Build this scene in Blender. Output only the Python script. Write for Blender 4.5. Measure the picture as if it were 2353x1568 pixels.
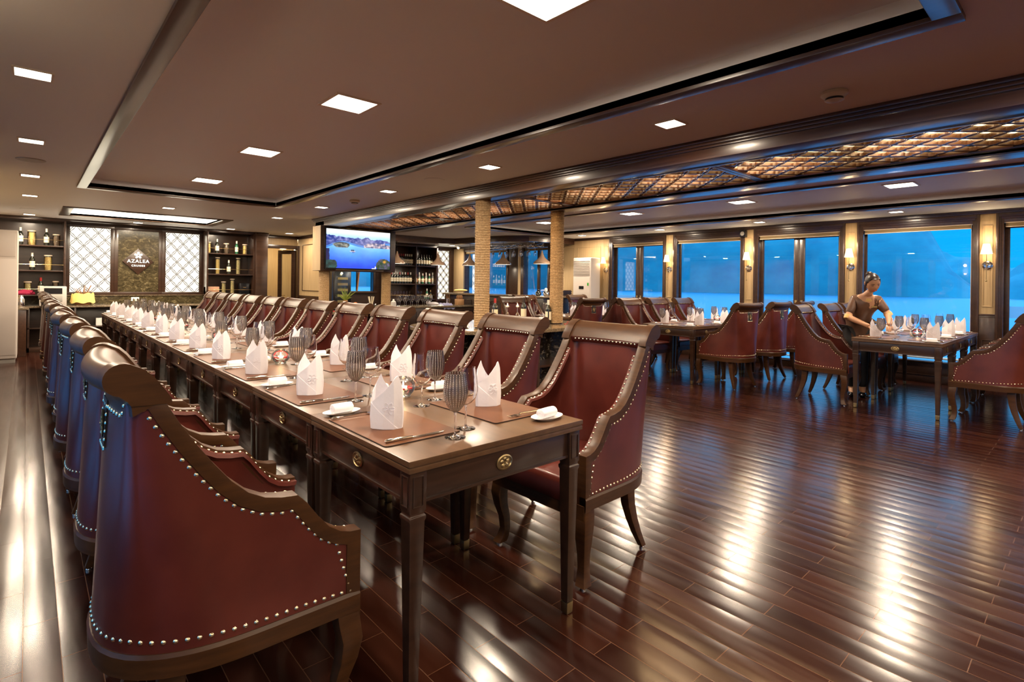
import bpy, bmesh, math, random
from mathutils import Vector, Matrix, noise
R = math.radians
for o in list(bpy.data.objects): bpy.data.objects.remove(o)
sc = bpy.context.scene
COL = sc.collection
# ---------------------------------------------------------------- camera, world, exposure
YAW, ROLL, FPX, HCAM = R(42.163), R(0.784), 1229.0, 1.29
cam = bpy.data.cameras.new('camera'); camo = bpy.data.objects.new('camera', cam); COL.objects.link(camo)
cam.sensor_width = 36; cam.lens = FPX / 2353 * 36; cam.clip_end = 2000; cam.clip_start = .05
cam.shift_y = -(784 - 653.24) / 2353
_f = Vector((math.sin(YAW), math.cos(YAW), 0)); _r = Vector((math.cos(YAW), -math.sin(YAW), 0)); _u = Vector((0, 0, 1))
_R = _r * math.cos(ROLL) + _u * math.sin(ROLL); _U = -_r * math.sin(ROLL) + _u * math.cos(ROLL)
m = Matrix((_R, _U, -_f)).transposed().to_4x4(); m.translation = (0, 0, HCAM); camo.matrix_world = m
sc.camera = camo
sc.view_settings.view_transform = 'Standard'; sc.view_settings.look = 'None'
sc.view_settings.exposure = 1.25; sc.view_settings.gamma = 1; sc.view_settings.use_curve_mapping = False
cy = sc.cycles
cy.max_bounces = 10; cy.diffuse_bounces = 5; cy.glossy_bounces = 5; cy.transmission_bounces = 10; cy.transparent_max_bounces = 16
cy.caustics_reflective = False; cy.caustics_refractive = False; cy.sample_clamp_indirect = 6; cy.use_denoising = True
w = bpy.data.worlds.new('world'); sc.world = w; w.use_nodes = True
nt = w.node_tree; nt.nodes.clear()
wo = nt.nodes.new('ShaderNodeOutputWorld'); bg = nt.nodes.new('ShaderNodeBackground'); tc = nt.nodes.new('ShaderNodeTexCoord')
sx = nt.nodes.new('ShaderNodeSeparateXYZ'); rp = nt.nodes.new('ShaderNodeValToRGB')
nt.links.new(tc.outputs['Generated'], sx.inputs[0]); nt.links.new(sx.outputs[2], rp.inputs[0]); nt.links.new(rp.outputs[0], bg.inputs[0]); nt.links.new(bg.outputs[0], wo.inputs[0])
rp.color_ramp.elements[0].position = 0.0; rp.color_ramp.elements[0].color = (.002, .195, .43, 1)
rp.color_ramp.elements[1].position = .14; rp.color_ramp.elements[1].color = (.002, .195, .43, 1)
e_ = rp.color_ramp.elements.new(.36); e_.color = (.22, .46, .72, 1); e_ = rp.color_ramp.elements.new(.8); e_.color = (.60, .85, 1.1, 1)
bg.inputs[1].default_value = 1.1

# ---------------------------------------------------------------- materials
MATS = {}
def mat(name, col=(.5, .5, .5), rough=.5, metal=0, emit=None, estr=0, trans=0, ior=1.45, coat=0, spec=.5, build=None, sheen=0):
    if name in MATS: return MATS[name]
    mt = bpy.data.materials.new(name); mt.use_nodes = True; MATS[name] = mt
    n = mt.node_tree.nodes; b = n['Principled BSDF']
    b.inputs['Base Color'].default_value = (*col, 1); b.inputs['Roughness'].default_value = rough; b.inputs['Metallic'].default_value = metal
    b.inputs['IOR'].default_value = ior; b.inputs['Transmission Weight'].default_value = trans; b.inputs['Coat Weight'].default_value = coat
    b.inputs['Coat Roughness'].default_value = .16; b.inputs['Specular IOR Level'].default_value = spec
    if emit: b.inputs['Emission Color'].default_value = (*emit, 1); b.inputs['Emission Strength'].default_value = estr
    if build: build(mt.node_tree, b)
    return mt
def nn(t, typ, **kw):
    x = t.nodes.new(typ)
    for k, v in kw.items():
        if k in x.inputs.keys(): x.inputs[k].default_value = v
        else: setattr(x, k, v)
    return x
def ramp(t, fac, stops):
    r = t.nodes.new('ShaderNodeValToRGB'); t.links.new(fac, r.inputs[0]); e = r.color_ramp.elements
    while len(e) < len(stops): e.new(.5)
    for i, (p, c) in enumerate(stops): e[i].position = p; e[i].color = (*c, 1)
    return r.outputs[0]
def mapped(t, scale, coord='Object'):
    c = t.nodes.new('ShaderNodeTexCoord'); mp = t.nodes.new('ShaderNodeMapping'); mp.inputs['Scale'].default_value = scale
    t.links.new(c.outputs[coord], mp.inputs[0]); return mp.outputs[0]
def grainy(c0, c1, scale=(3, 40, 40), det=4, bump=.0, rough=None):
    def f(t, b):
        v = mapped(t, scale); no = nn(t, 'ShaderNodeTexNoise', Scale=1.0, Detail=det, Roughness=.6); t.links.new(v, no.inputs[0])
        t.links.new(ramp(t, no.outputs[0], [(.3, c0), (.7, c1)]), b.inputs['Base Color'])
        if bump:
            bp = nn(t, 'ShaderNodeBump', Strength=bump, Distance=.002); t.links.new(no.outputs[0], bp.inputs['Height']); t.links.new(bp.outputs[0], b.inputs['Normal'])
        if rough:
            t.links.new(ramp(t, no.outputs[0], [(.3, (rough[0],) * 3), (.7, (rough[1],) * 3)]), b.inputs['Roughness'])
    return f
WOOD = mat('dark_wood', rough=.3, coat=.35, build=grainy((.022, .010, .006), (.046, .021, .012), (2, 30, 30)))
WOODC = mat('chair_wood', rough=.36, coat=.0, spec=.34, build=grainy((.036, .014, .005), (.064, .025, .008), (8, 8, 60)))
WOODB = mat('ceiling_wood', rough=.3, coat=.3, build=grainy((.035, .014, .007), (.065, .027, .013), (40, 2, 40)))
TABLETOP = mat('table_top_wood', rough=.33, coat=.1, build=grainy((.075, .037, .018), (.115, .058, .028), (30, 2, 30)))
CREAMW = mat('cream_wood', rough=.45, build=grainy((.36, .25, .13), (.46, .33, .18), (40, 40, 2)))
CEIL = mat('ceiling_paint', (.80, .86, .95), .6)
WHITE = mat('white_paint', (.75, .72, .68), .5)
def leather(t, b):
    v = mapped(t, (1, 1, 1)); no = nn(t, 'ShaderNodeTexNoise', Scale=6.0, Detail=5.0); t.links.new(v, no.inputs[0])
    t.links.new(ramp(t, no.outputs[0], [(.35, (.072, .012, .008)), (.65, (.105, .020, .013))]), b.inputs['Base Color'])
    n2 = nn(t, 'ShaderNodeTexNoise', Scale=220.0, Detail=2.0); t.links.new(v, n2.inputs[0])
    bp = nn(t, 'ShaderNodeBump', Strength=.12, Distance=.001); t.links.new(n2.outputs[0], bp.inputs['Height']); t.links.new(bp.outputs[0], b.inputs['Normal'])
LEATHER = mat('oxblood_leather', rough=.33, coat=.15, build=leather, spec=.55)
DLEATHER = mat('black_leather', (.02, .02, .024), .4)
NAIL = mat('nailhead_brass', (.80, .68, .46), .22, 1)
BRASS = mat('antique_brass', (.33, .25, .13), .35, 1)
GOLD = mat('gold_rail', (.75, .55, .25), .25, 1)
CHROME = mat('chrome', (.75, .75, .76), .12, 1)
STEEL = mat('cutlery_steel', (.72, .68, .62), .12, 1)
def napk(t, b):
    v = mapped(t, (1, 1, 1)); no = nn(t, 'ShaderNodeTexNoise', Scale=45.0, Detail=3.0); t.links.new(v, no.inputs[0])
    bp = nn(t, 'ShaderNodeBump', Strength=.25, Distance=.003); t.links.new(no.outputs[0], bp.inputs['Height']); t.links.new(bp.outputs[0], b.inputs['Normal'])
LINEN = mat('white_linen', (.80, .77, .82), .8, build=napk)
PORC = mat('white_porcelain', (.85, .83, .80), .15, coat=.5)
MATL = mat('tan_leather_mat', rough=.42, spec=.3, build=grainy((.095, .032, .011), (.125, .046, .017), (9, 9, 9)))
MATE = mat('mat_edge', (.02, .012, .01), .5)
GLASS = mat('clear_glass', (1, 1, 1), .0, trans=1, ior=1.45)
def smoky(t, b):
    v = mapped(t, (1, 1, 1)); s = nn(t, 'ShaderNodeSeparateXYZ'); t.links.new(v, s.inputs[0])
    at = nn(t, 'ShaderNodeMath', operation='ARCTAN2'); t.links.new(s.outputs[0], at.inputs[0]); t.links.new(s.outputs[1], at.inputs[1])
    mu = nn(t, 'ShaderNodeMath', operation='MULTIPLY'); mu.inputs[1].default_value = 22; t.links.new(at.outputs[0], mu.inputs[0])
    si = nn(t, 'ShaderNodeMath', operation='SINE'); t.links.new(mu.outputs[0], si.inputs[0])
    t.links.new(ramp(t, si.outputs[0], [(.0, (.50, .46, .42)), (.9, (.93, .92, .90))]), b.inputs['Base Color'])
def smoky2(t, b):
    smoky(t, b); lk = b.inputs['Base Color'].links[0].from_socket; s = [n for n in t.nodes if n.type == 'SEPXYZ'][0]; si = [n for n in t.nodes if n.type == 'MATH' and n.operation == 'SINE'][0]
    z1 = nn(t, 'ShaderNodeMath', operation='MULTIPLY'); z1.inputs[1].default_value = 900; t.links.new(s.outputs[2], z1.inputs[0]); z2 = nn(t, 'ShaderNodeMath', operation='SINE'); t.links.new(z1.outputs[0], z2.inputs[0])
    a1 = nn(t, 'ShaderNodeMath', operation='GREATER_THAN'); a1.inputs[1].default_value = .86; t.links.new(si.outputs[0], a1.inputs[0]); a2 = nn(t, 'ShaderNodeMath', operation='GREATER_THAN'); a2.inputs[1].default_value = -.1; t.links.new(z2.outputs[0], a2.inputs[0])
    mk = nn(t, 'ShaderNodeMath', operation='MULTIPLY'); t.links.new(a1.outputs[0], mk.inputs[0]); t.links.new(a2.outputs[0], mk.inputs[1])
    mx = nn(t, 'ShaderNodeMixRGB'); mx.inputs[2].default_value = (.75, .72, .70, 1); t.links.new(mk.outputs[0], mx.inputs[0]); t.links.new(lk, mx.inputs[1]); t.links.new(mx.outputs[0], b.inputs['Base Color'])
    iv = nn(t, 'ShaderNodeMath', operation='MULTIPLY_ADD'); iv.inputs[1].default_value = -.75; iv.inputs[2].default_value = 1; t.links.new(mk.outputs[0], iv.inputs[0]); t.links.new(iv.outputs[0], b.inputs['Transmission Weight'])
SMOKE = mat('smoky_ribbed_glass', rough=.03, trans=1, ior=1.45, build=smoky2)
def pane(name, tint, gl=1.0):
    if name in MATS: return MATS[name]
    mt = bpy.data.materials.new(name); mt.use_nodes = True; MATS[name] = mt; t = mt.node_tree; t.nodes.clear()
    o = nn(t, 'ShaderNodeOutputMaterial'); mx = nn(t, 'ShaderNodeMixShader'); tr = nn(t, 'ShaderNodeBsdfTransparent'); g = nn(t, 'ShaderNodeBsdfGlossy')
    tr.inputs[0].default_value = (*tint, 1); g.inputs[0].default_value = (1, 1, 1, 1); g.inputs['Roughness'].default_value = .0
    fr = nn(t, 'ShaderNodeFresnel'); fr.inputs[0].default_value = 1.5
    mu = nn(t, 'ShaderNodeMath', operation='MULTIPLY'); mu.inputs[1].default_value = gl; t.links.new(fr.outputs[0], mu.inputs[0])
    t.links.new(mu.outputs[0], mx.inputs[0]); t.links.new(tr.outputs[0], mx.inputs[1]); t.links.new(g.outputs[0], mx.inputs[2]); t.links.new(mx.outputs[0], o.inputs[0])
    return mt
JARG = pane('thin_glass', (.95, .97, .96), .8)
PANE = pane('window_glass', (.94, .97, 1.0), .6)
def floorb(t, b):
    c = t.nodes.new('ShaderNodeTexCoord'); mp = t.nodes.new('ShaderNodeMapping')
    mp.inputs['Rotation'].default_value = (0, 0, R(90)); t.links.new(c.outputs['Object'], mp.inputs[0])
    br = nn(t, 'ShaderNodeTexBrick', offset=.5, offset_frequency=2, squash=1.0)
    br.inputs['Scale'].default_value = 1; br.inputs['Mortar Size'].default_value = .0016; br.inputs['Mortar Smooth'].default_value = .3; br.inputs['Bias'].default_value = 0
    br.inputs['Brick Width'].default_value = .59; br.inputs['Row Height'].default_value = .0985
    br.inputs['Color1'].default_value = (0, 0, 0, 1); br.inputs['Color2'].default_value = (1, 1, 1, 1); br.inputs['Mortar'].default_value = (.5, .5, .5, 1)
    t.links.new(mp.outputs[0], br.inputs[0])
    v2 = mapped(t, (14, 1.6, 1)); no = nn(t, 'ShaderNodeTexNoise', Scale=1.5, Detail=6.0, Roughness=.6); t.links.new(v2, no.inputs[0])
    ma = nn(t, 'ShaderNodeMixRGB'); ma.inputs[0].default_value = .55; t.links.new(br.outputs[0], ma.inputs[1]); t.links.new(no.outputs[0], ma.inputs[2])
    base = ramp(t, ma.outputs[0], [(.15, (.012, .0026, .0016)), (.5, (.024, .006, .0034)), (.85, (.045, .014, .0075))])
    mm = nn(t, 'ShaderNodeMixRGB'); t.links.new(br.outputs[1], mm.inputs[0]); t.links.new(base, mm.inputs[1]); mm.inputs[2].default_value = (.10, .045, .024, 1)
    t.links.new(mm.outputs[0], b.inputs['Base Color'])
    t.links.new(ramp(t, no.outputs[0], [(.3, (.15,) * 3), (.7, (.24,) * 3)]), b.inputs['Roughness'])
    n3 = nn(t, 'ShaderNodeTexNoise', Scale=1.0, Detail=1.0); v3 = mapped(t, (10.2, .9, 1)); t.links.new(v3, n3.inputs[0])
    bp = nn(t, 'ShaderNodeBump', Strength=.5, Distance=.004); t.links.new(n3.outputs[0], bp.inputs['Height'])
    sp = nn(t, 'ShaderNodeSeparateXYZ'); t.links.new(c.outputs['Object'], sp.inputs[0]); dv = nn(t, 'ShaderNodeMath', operation='DIVIDE'); dv.inputs[1].default_value = .0985 / 2; t.links.new(sp.outputs[0], dv.inputs[0])
    pg = nn(t, 'ShaderNodeMath', operation='PINGPONG'); pg.inputs[1].default_value = 1; t.links.new(dv.outputs[0], pg.inputs[0]); pw = nn(t, 'ShaderNodeMath', operation='POWER'); pw.inputs[1].default_value = 2; sb_ = nn(t, 'ShaderNodeMath', operation='SUBTRACT'); sb_.inputs[0].default_value = 1; t.links.new(pg.outputs[0], sb_.inputs[1]); t.links.new(sb_.outputs[0], pw.inputs[0])
    b1 = nn(t, 'ShaderNodeBump', Strength=.8, Distance=.0011); b1.invert = True; t.links.new(pw.outputs[0], b1.inputs['Height']); t.links.new(bp.outputs[0], b1.inputs['Normal']); bp = b1
    inv = nn(t, 'ShaderNodeMath', operation='SUBTRACT'); inv.inputs[0].default_value = 1; t.links.new(br.outputs[1], inv.inputs[1])
    b2 = nn(t, 'ShaderNodeBump', Strength=.35, Distance=.0015); t.links.new(inv.outputs[0], b2.inputs['Height']); t.links.new(bp.outputs[0], b2.inputs['Normal'])
    t.links.new(b2.outputs[0], b.inputs['Normal'])
FLOOR = mat('floor_boards', rough=.2, build=floorb, spec=.45, coat=.14)
def marble(c0, c1, c2, sc_=5):
    def f(t, b):
        v = mapped(t, (1, 1, 1.6)); no = nn(t, 'ShaderNodeTexNoise', Scale=float(sc_), Detail=9.0, Roughness=.72, Distortion=2.2); t.links.new(v, no.inputs[0])
        t.links.new(ramp(t, no.outputs[0], [(.38, c0), (.55, c1), (.70, c2)]), b.inputs['Base Color'])
    return f
MARB = mat('olive_marble', rough=.14, build=marble((.022, .017, .009), (.075, .058, .028), (.30, .25, .14), 7))
MARBD = mat('dark_marble', rough=.1, build=marble((.006, .004, .003), (.02, .014, .009), (.30, .26, .2), 7))
MARBT = mat('granite_top', rough=.12, build=marble((.06, .045, .03), (.20, .15, .10), (.46, .36, .25), 22))
def ropeb(t, b):
    v = mapped(t, (1, 1, 1)); s = nn(t, 'ShaderNodeTexNoise', Scale=60.0, Detail=3.0); t.links.new(v, s.inputs[0])
    t.links.new(ramp(t, s.outputs[0], [(.3, (.30, .19, .09)), (.7, (.55, .39, .22))]), b.inputs['Base Color'])
ROPE = mat('rope', rough=.85, build=ropeb)
EM_W = mat('lamp_panel_white', (0, 0, 0), .5, emit=(1, .90, .72), estr=4)
EM_P = mat('backlit_panel', (0, 0, 0), .5, emit=(1, .93, .74), estr=.8)
EM_Y = mat('lattice_backlight', (.0, .0, .0), .5, emit=(1, .62, .26), estr=1.7)
EM_S = mat('lamp_shade_glow', (.8, .7, .5), .6, emit=(1, .74, .42), estr=.6)
EM_F = mat('flame', (0, 0, 0), .5, emit=(1, .72, .35), estr=25)
EM_L = mat('backlit_letters', (0, 0, 0), .5, emit=(1, .93, .8), estr=1.2)
BLIND = mat('blind_fabric', (.16, .11, .05), .7)
CREAMT = mat('cream_trim', (.62, .50, .38), .5)
PLASTIC = mat('ivory_plastic', (.55, .49, .45), .4)
GREYP = mat('grey_plastic', (.35, .33, .30), .4)
BLACK = mat('black_plastic', (.008, .008, .01), .2)
BOTTLE = mat('bottle_glass', (.012, .014, .010), .06, coat=.6)
LABEL = mat('paper_label', (.72, .66, .52), .6)
FOILR = mat('red_foil', (.32, .02, .02), .35)
FOILW = mat('white_foil', (.7, .68, .62), .35)
PETAL = mat('red_petals', (.55, .01, .02), .6)
PASTA = mat('dry_pasta', rough=.7, build=grainy((.60, .36, .09), (.95, .66, .25), (70, 70, 70)))
PASTAG = mat('mixed_pasta', rough=.7, build=grainy((.32, .38, .10), (.90, .55, .32), (60, 60, 60)))
BEANS = mat('dark_beans', rough=.6, build=grainy((.05, .03, .02), (.22, .13, .08), (80, 80, 80)))
CANDLE = mat('candle_wax', (.9, .85, .75), .5, emit=(1, .75, .45), estr=.6)
WATER = mat('water', (.95, .97, 1), .0, trans=1, ior=1.33)
YCLOTH = mat('yellow_cloth', (.80, .58, .18), .8, build=None)
WICKER = mat('wicker', rough=.8, build=grainy((.16, .07, .03), (.34, .17, .07), (90, 90, 90)))
BCLOTH = mat('blue_check_cloth', rough=.8, build=grainy((.06, .08, .35), (.5, .5, .6), (60, 60, 60)))
PLANT = mat('green_leaf', (.22, .30, .05), .5)
FRUIT = mat('orange_fruit', (.75, .22, .04), .45)
APPLE = mat('red_fruit', (.40, .04, .03), .35)
COPPER = mat('taupe_enamel', (.40, .27, .19), .22, coat=.5)
MAROON = mat('maroon_cloth', (.30, .01, .05), .8)
SKIN = mat('skin', (.50, .27, .16), .45)
HAIR = mat('dark_hair', (.018, .010, .008), .35)
DRESS = mat('brown_satin', rough=.35, build=grainy((.075, .036, .022), (.13, .068, .042), (6, 6, 3)))
CUFF = mat('gold_satin', (.62, .40, .15), .4)
TROUS = mat('black_trousers', (.008, .007, .009), .6)
SEAM = mat('sea_water', (.04, .46, .86), .30, metal=1)
HILL = mat('hazy_karst_rock', rough=.95, build=grainy((.004, .20, .36), (.012, .32, .50), (.05, .05, .08), det=8))  # blue distance haze is mixed into the rock colour itself
BLUEG = mat('blue_glass', (.03, .07, .55), .05, coat=.5)

# ---------------------------------------------------------------- mesh helpers
class MB:
    def __init__(s): s.v = []; s.f = []
    def add(s, vs, fs):
        n = len(s.v); s.v += [tuple(p) for p in vs]; s.f += [tuple(i + n for i in f) for f in fs]; return s
    def box(s, x0, x1, y0, y1, z0, z1):
        return s.add([(x0, y0, z0), (x1, y0, z0), (x1, y1, z0), (x0, y1, z0), (x0, y0, z1), (x1, y0, z1), (x1, y1, z1), (x0, y1, z1)],
                     [(0, 3, 2, 1), (4, 5, 6, 7), (0, 1, 5, 4), (1, 2, 6, 5), (2, 3, 7, 6), (3, 0, 4, 7)])
    def cb(s, c, d):
        return s.box(c[0] - d[0] / 2, c[0] + d[0] / 2, c[1] - d[1] / 2, c[1] + d[1] / 2, c[2] - d[2] / 2, c[2] + d[2] / 2)
    def loft(s, rings, cap=True, closed=True, wrap=False):
        n = len(rings[0]); base = len(s.v); vs = [p for r in rings for p in r]; fs = []
        m_ = len(rings)
        for i in range(m_ if wrap else m_ - 1):
            j = (i + 1) % m_
            for k in range(n if closed else n - 1):
                l = (k + 1) % n; fs.append((i * n + k, i * n + l, j * n + l, j * n + k))
        if cap and not wrap and closed: fs.append(tuple(range(n))[::-1]); fs.append(tuple((m_ - 1) * n + k for k in range(n)))
        return s.add(vs, fs)
    def lathe(s, prof, n=24, c=(0, 0, 0), cap=True, sx=1, sy=1):
        return s.loft([[(c[0] + r * sx * math.cos(2 * math.pi * k / n), c[1] + r * sy * math.sin(2 * math.pi * k / n), c[2] + z) for k in range(n)] for r, z in prof], cap)
    def tube(s, pts, r, n=8, closed=False, sq=None, up=(0, 0, 1)):
        pts = [Vector(p) for p in pts]; N = len(pts); rs = r if isinstance(r, (list, tuple)) else [r] * N; rings = []
        for i, p in enumerate(pts):
            if closed: t = pts[(i + 1) % N] - pts[i - 1]
            else: t = pts[min(i + 1, N - 1)] - pts[max(i - 1, 0)]
            t.normalize(); u = Vector(up)
            if abs(t.dot(u)) > .95: u = Vector((1, 0, 0))
            a = t.cross(u).normalized(); b = a.cross(t).normalized()
            if sq: ra, rb = (sq if not callable(sq) else sq(i)); rings.append([p + a * ra * x + b * rb * y for x, y in ((-1, -1), (1, -1), (1, 1), (-1, 1))])
            else: rings.append([p + (a * math.cos(2 * math.pi * k / n) + b * math.sin(2 * math.pi * k / n)) * rs[i] for k in range(n)])
        return s.loft(rings, cap=not closed, wrap=closed)
    def prism(s, poly, h0, h1, plane='xy'):
        f = {'xy': lambda a, b, h: (a, b, h), 'xz': lambda a, b, h: (a, h, b), 'yz': lambda a, b, h: (h, a, b)}[plane]
        return s.loft([[f(a, b, h0) for a, b in poly], [f(a, b, h1) for a, b in poly]])
    def dome(s, c, nrm, r, n=7):
        nrm = Vector(nrm).normalized(); u = Vector((0, 0, 1)) if abs(nrm.z) < .9 else Vector((1, 0, 0)); a = nrm.cross(u).normalized(); b = a.cross(nrm); c = Vector(c)
        rings = [[c + (a * math.cos(2 * math.pi * k / n) + b * math.sin(2 * math.pi * k / n)) * r * q + nrm * r * h for k in range(n)] for q, h in ((1, 0), (.72, .45))]
        i0 = len(s.v); s.loft(rings, cap=False); s.v.append(tuple(c + nrm * r * .65)); ti = len(s.v) - 1
        for k in range(n): s.f.append((i0 + n + k, i0 + n + (k + 1) % n, ti))
        return s
    def ball(s, c, r, n=12, m_=8, sx=1, sy=1, sz=1):
        rings = [[(c[0] + r * sx * math.sin(math.pi * i / m_) * math.cos(2 * math.pi * k / n), c[1] + r * sy * math.sin(math.pi * i / m_) * math.sin(2 * math.pi * k / n), c[2] - r * sz * math.cos(math.pi * i / m_)) for k in range(n)] for i in range(1, m_)]
        i0 = len(s.v); s.loft(rings, cap=False); s.v.append((c[0], c[1], c[2] - r * sz)); s.v.append((c[0], c[1], c[2] + r * sz)); b, t = len(s.v) - 2, len(s.v) - 1
        for k in range(n): s.f.append((i0 + (k + 1) % n, i0 + k, b)); s.f.append((i0 + (m_ - 2) * n + k, i0 + (m_ - 2) * n + (k + 1) % n, t))
        return s
    def xf(s, M):
        s.v = [tuple(M @ Vector(p)) for p in s.v]; return s
    def mesh(s, name, material, bevel=0, smooth=True, seg=2, ang=35):
        me = bpy.data.meshes.new(name); bm = bmesh.new()
        vs = [bm.verts.new(p) for p in s.v]
        for f in s.f:
            try: bm.faces.new([vs[i] for i in f])
            except ValueError: pass
        bmesh.ops.recalc_face_normals(bm, faces=bm.faces)
        if bevel:
            ed = [e for e in bm.edges if len(e.link_faces) == 2 and e.calc_face_angle(0) > R(40)]
            bmesh.ops.bevel(bm, geom=ed, offset=bevel, segments=seg, affect='EDGES', profile=.6, clamp_overlap=True)
        bm.to_mesh(me); bm.free(); me.materials.append(material)
        if smooth:
            me.shade_smooth(); me.set_sharp_from_angle(angle=R(ang))
        return me
    def build(s, name, material, parent=None, **k):
        o = bpy.data.objects.new(name, s.mesh(name, material, **k)); COL.objects.link(o)
        if parent is not None: o.parent = parent
        return o
def tag(o, label=None, cat=None, group=None, kind=None):
    for k, v in (('label', label), ('category', cat), ('group', group), ('kind', kind)):
        if v: o[k] = v
    return o
def thing(name, loc=(0, 0, 0), rz=0, label=None, cat=None, group=None):
    o = bpy.data.objects.new(name, None); COL.objects.link(o); o.location = loc; o.rotation_euler = (0, 0, rz); o.empty_display_size = .1
    return tag(o, label, cat, group)
KIDS = {}
def tree_kids(o): return [c for c in o.children]
def dup(src, loc, rz, label=None, group=None):
    kids = {}
    def cp(o, par):
        c = o.copy(); COL.objects.link(c)
        if par is not None: c.parent = par
        for k in KIDS.setdefault(o.name, list(o.children)): cp(k, c)
        return c
    c = cp(src, None); c.location = loc; c.rotation_euler = (0, 0, rz)
    if label: c['label'] = label
    if group: c['group'] = group
    return c
class Proto:
    def __init__(s, mk): s.o = mk(); s.used = False
    def put(s, loc, rz, label, group=None):
        if s.used: return dup(s.o, loc, rz, label, group)
        KIDS[s.o.name] = list(s.o.children)
        s.used = True; s.o.location = loc; s.o.rotation_euler = (0, 0, rz); s.o['label'] = label
        if group: s.o['group'] = group
        return s.o
def struct(name, mb, material, **k):
    o = mb.build(name, material, **k); o['kind'] = 'structure'; return o
def alight(name, loc, rot, size, power, color, parent=None, sizey=None, spread=None, shape='RECTANGLE'):
    l = bpy.data.lights.new(name, 'AREA'); l.shape = shape; l.size = size; l.size_y = sizey or size; l.energy = power; l.color = color
    if spread: l.spread = spread
    o = bpy.data.objects.new(name, l); COL.objects.link(o); o.location = loc; o.rotation_euler = rot
    if parent is not None: o.parent = parent
    return o
def plight(name, loc, power, color, radius=.03, parent=None):
    l = bpy.data.lights.new(name, 'POINT'); l.energy = power; l.color = color; l.shadow_soft_size = radius
    o = bpy.data.objects.new(name, l); COL.objects.link(o); o.location = loc
    if parent is not None: o.parent = parent
    return o
ORD = ['first', 'second', 'third', 'fourth', 'fifth', 'sixth', 'seventh', 'eighth', 'ninth', 'tenth', 'eleventh', 'twelfth', 'thirteenth', 'fourteenth', 'fifteenth', 'sixteenth']
WARM = (1, .81, .60)

def text_mesh(body, size, m_, parent, loc, rot, extrude=.0005, offset=0, space=1.0, name='lettering'):
    cu = bpy.data.curves.new('text_tmp', 'FONT'); cu.body = body; cu.size = size; cu.align_x = 'CENTER'; cu.extrude = extrude; cu.offset = offset; cu.space_character = space
    to = bpy.data.objects.new('text_tmp', cu); COL.objects.link(to); dg = bpy.context.evaluated_depsgraph_get(); me = bpy.data.meshes.new_from_object(to.evaluated_get(dg))
    bpy.data.objects.remove(to); bpy.data.curves.remove(cu); me.materials.clear(); me.materials.append(m_); me.name = name
    o = bpy.data.objects.new(name, me); COL.objects.link(o); o.parent = parent; o.location = loc; o.rotation_euler = rot; return o
# ---------------------------------------------------------------- outside: water and karst islands
struct('sea_water', MB().add([(-900, -900, -3), (900, -900, -3), (900, 900, -3), (-900, 900, -3)], [(0, 1, 2, 3)]), SEAM, smooth=False)
def hill(name, cx, cy, pts, depth, seed, rot):
    """ridge: pts = (distance along ridge, height)"""
    rows = []; n = 70; a0 = pts[0][0]; a1 = pts[-1][0]
    def hh(s):
        for (s0, h0), (s1, h1) in zip(pts, pts[1:]):
            if s <= s1: t = (s - s0) / (s1 - s0); t = t * t * (3 - 2 * t); return h0 + (h1 - h0) * t
        return pts[-1][1]
    for i in range(13):
        q = i / 12; prof = math.sin(math.pi * q) ** .6 if 0 < q < 1 else 0; row = []
        for k in range(n):
            s = a0 + (a1 - a0) * k / (n - 1); h = hh(s) * prof
            nz = noise.fractal(Vector((s * .03 + seed, q * 5, seed)), 1.0, 2.1, 5) * (4 + .18 * h) * (1 if prof > 0 else 0)
            d = (q - .5) * depth
            row.append((cx + d * math.cos(rot) - s * math.sin(rot), cy + d * math.sin(rot) + s * math.cos(rot), -3.2 + h + nz))
        rows.append(row)
    struct(name, MB().loft(rows, cap=False, closed=False), HILL, ang=60)
# seen through the long window wall (east side)
K = 1.22
hill('hill', 330 * K, 0, [(s * K, h * K) for s, h in ((-160, 12), (-60, 30), (0, 26), (14, 22), (22, 17), (26, 14), (30, 5), (35, 1), (43, 5), (50, 13), (55, 21), (60, 34), (68, 40), (90, 45), (140, 48), (220, 52), (330, 54), (480, 50), (640, 40))], 60, 3.1, 0)
hill('hill', 760, 0, [(-400, 30), (-60, 26), (60, 30), (100, 38), (122, 46), (170, 52), (300, 60), (600, 40)], 80, 9.7, 0)
hill('hill', -360, 0, [(-300, 10), (-150, 30), (-40, 16), (60, 40), (160, 26), (300, 48), (500, 30)], 90, 5.5, 0)
hill('hill', 60, 520, [(-300, 30), (-100, 40), (100, 26), (300, 44)], 90, 7.5, R(90))

# ---------------------------------------------------------------- room shell
XL, XR, YB, YF, ZC, ZT = -.63, 9.27, -6.5, 12.8, 2.34, 2.44
struct('floor', MB().box(XL - .2, XR + .9, YB, 16, -.1, 0), FLOOR, smooth=False)
def slabs(mb, x0, x1, y0, y1, z0, z1, holes):
    xs = sorted({x0, x1} | {h[0] for h in holes} | {h[1] for h in holes}); ys = sorted({y0, y1} | {h[2] for h in holes} | {h[3] for h in holes})
    for a, b in zip(xs, xs[1:]):
        st = None
        for c, d in zip(ys, ys[1:]):
            mx, my = (a + b) / 2, (c + d) / 2
            inside = any(h[0] < mx < h[1] and h[2] < my < h[3] for h in holes)
            if inside:
                if st is not None: mb.box(a, b, st, c, z0, z1); st = None
            elif st is None: st = c
        if st is not None: mb.box(a, b, st, ys[-1], z0, z1)
TL = (.49, 2.56, .45, 7.76); TR = (6.08, 8.15, .45, 7.86); LX0, LX1 = 3.84, 4.80; LP = (.50, 2.52, 10.3, 11.5)
TB = (.49, 2.56, -5.8, -.4); TRB = (6.08, 8.15, -5.8, -.4)
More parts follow.
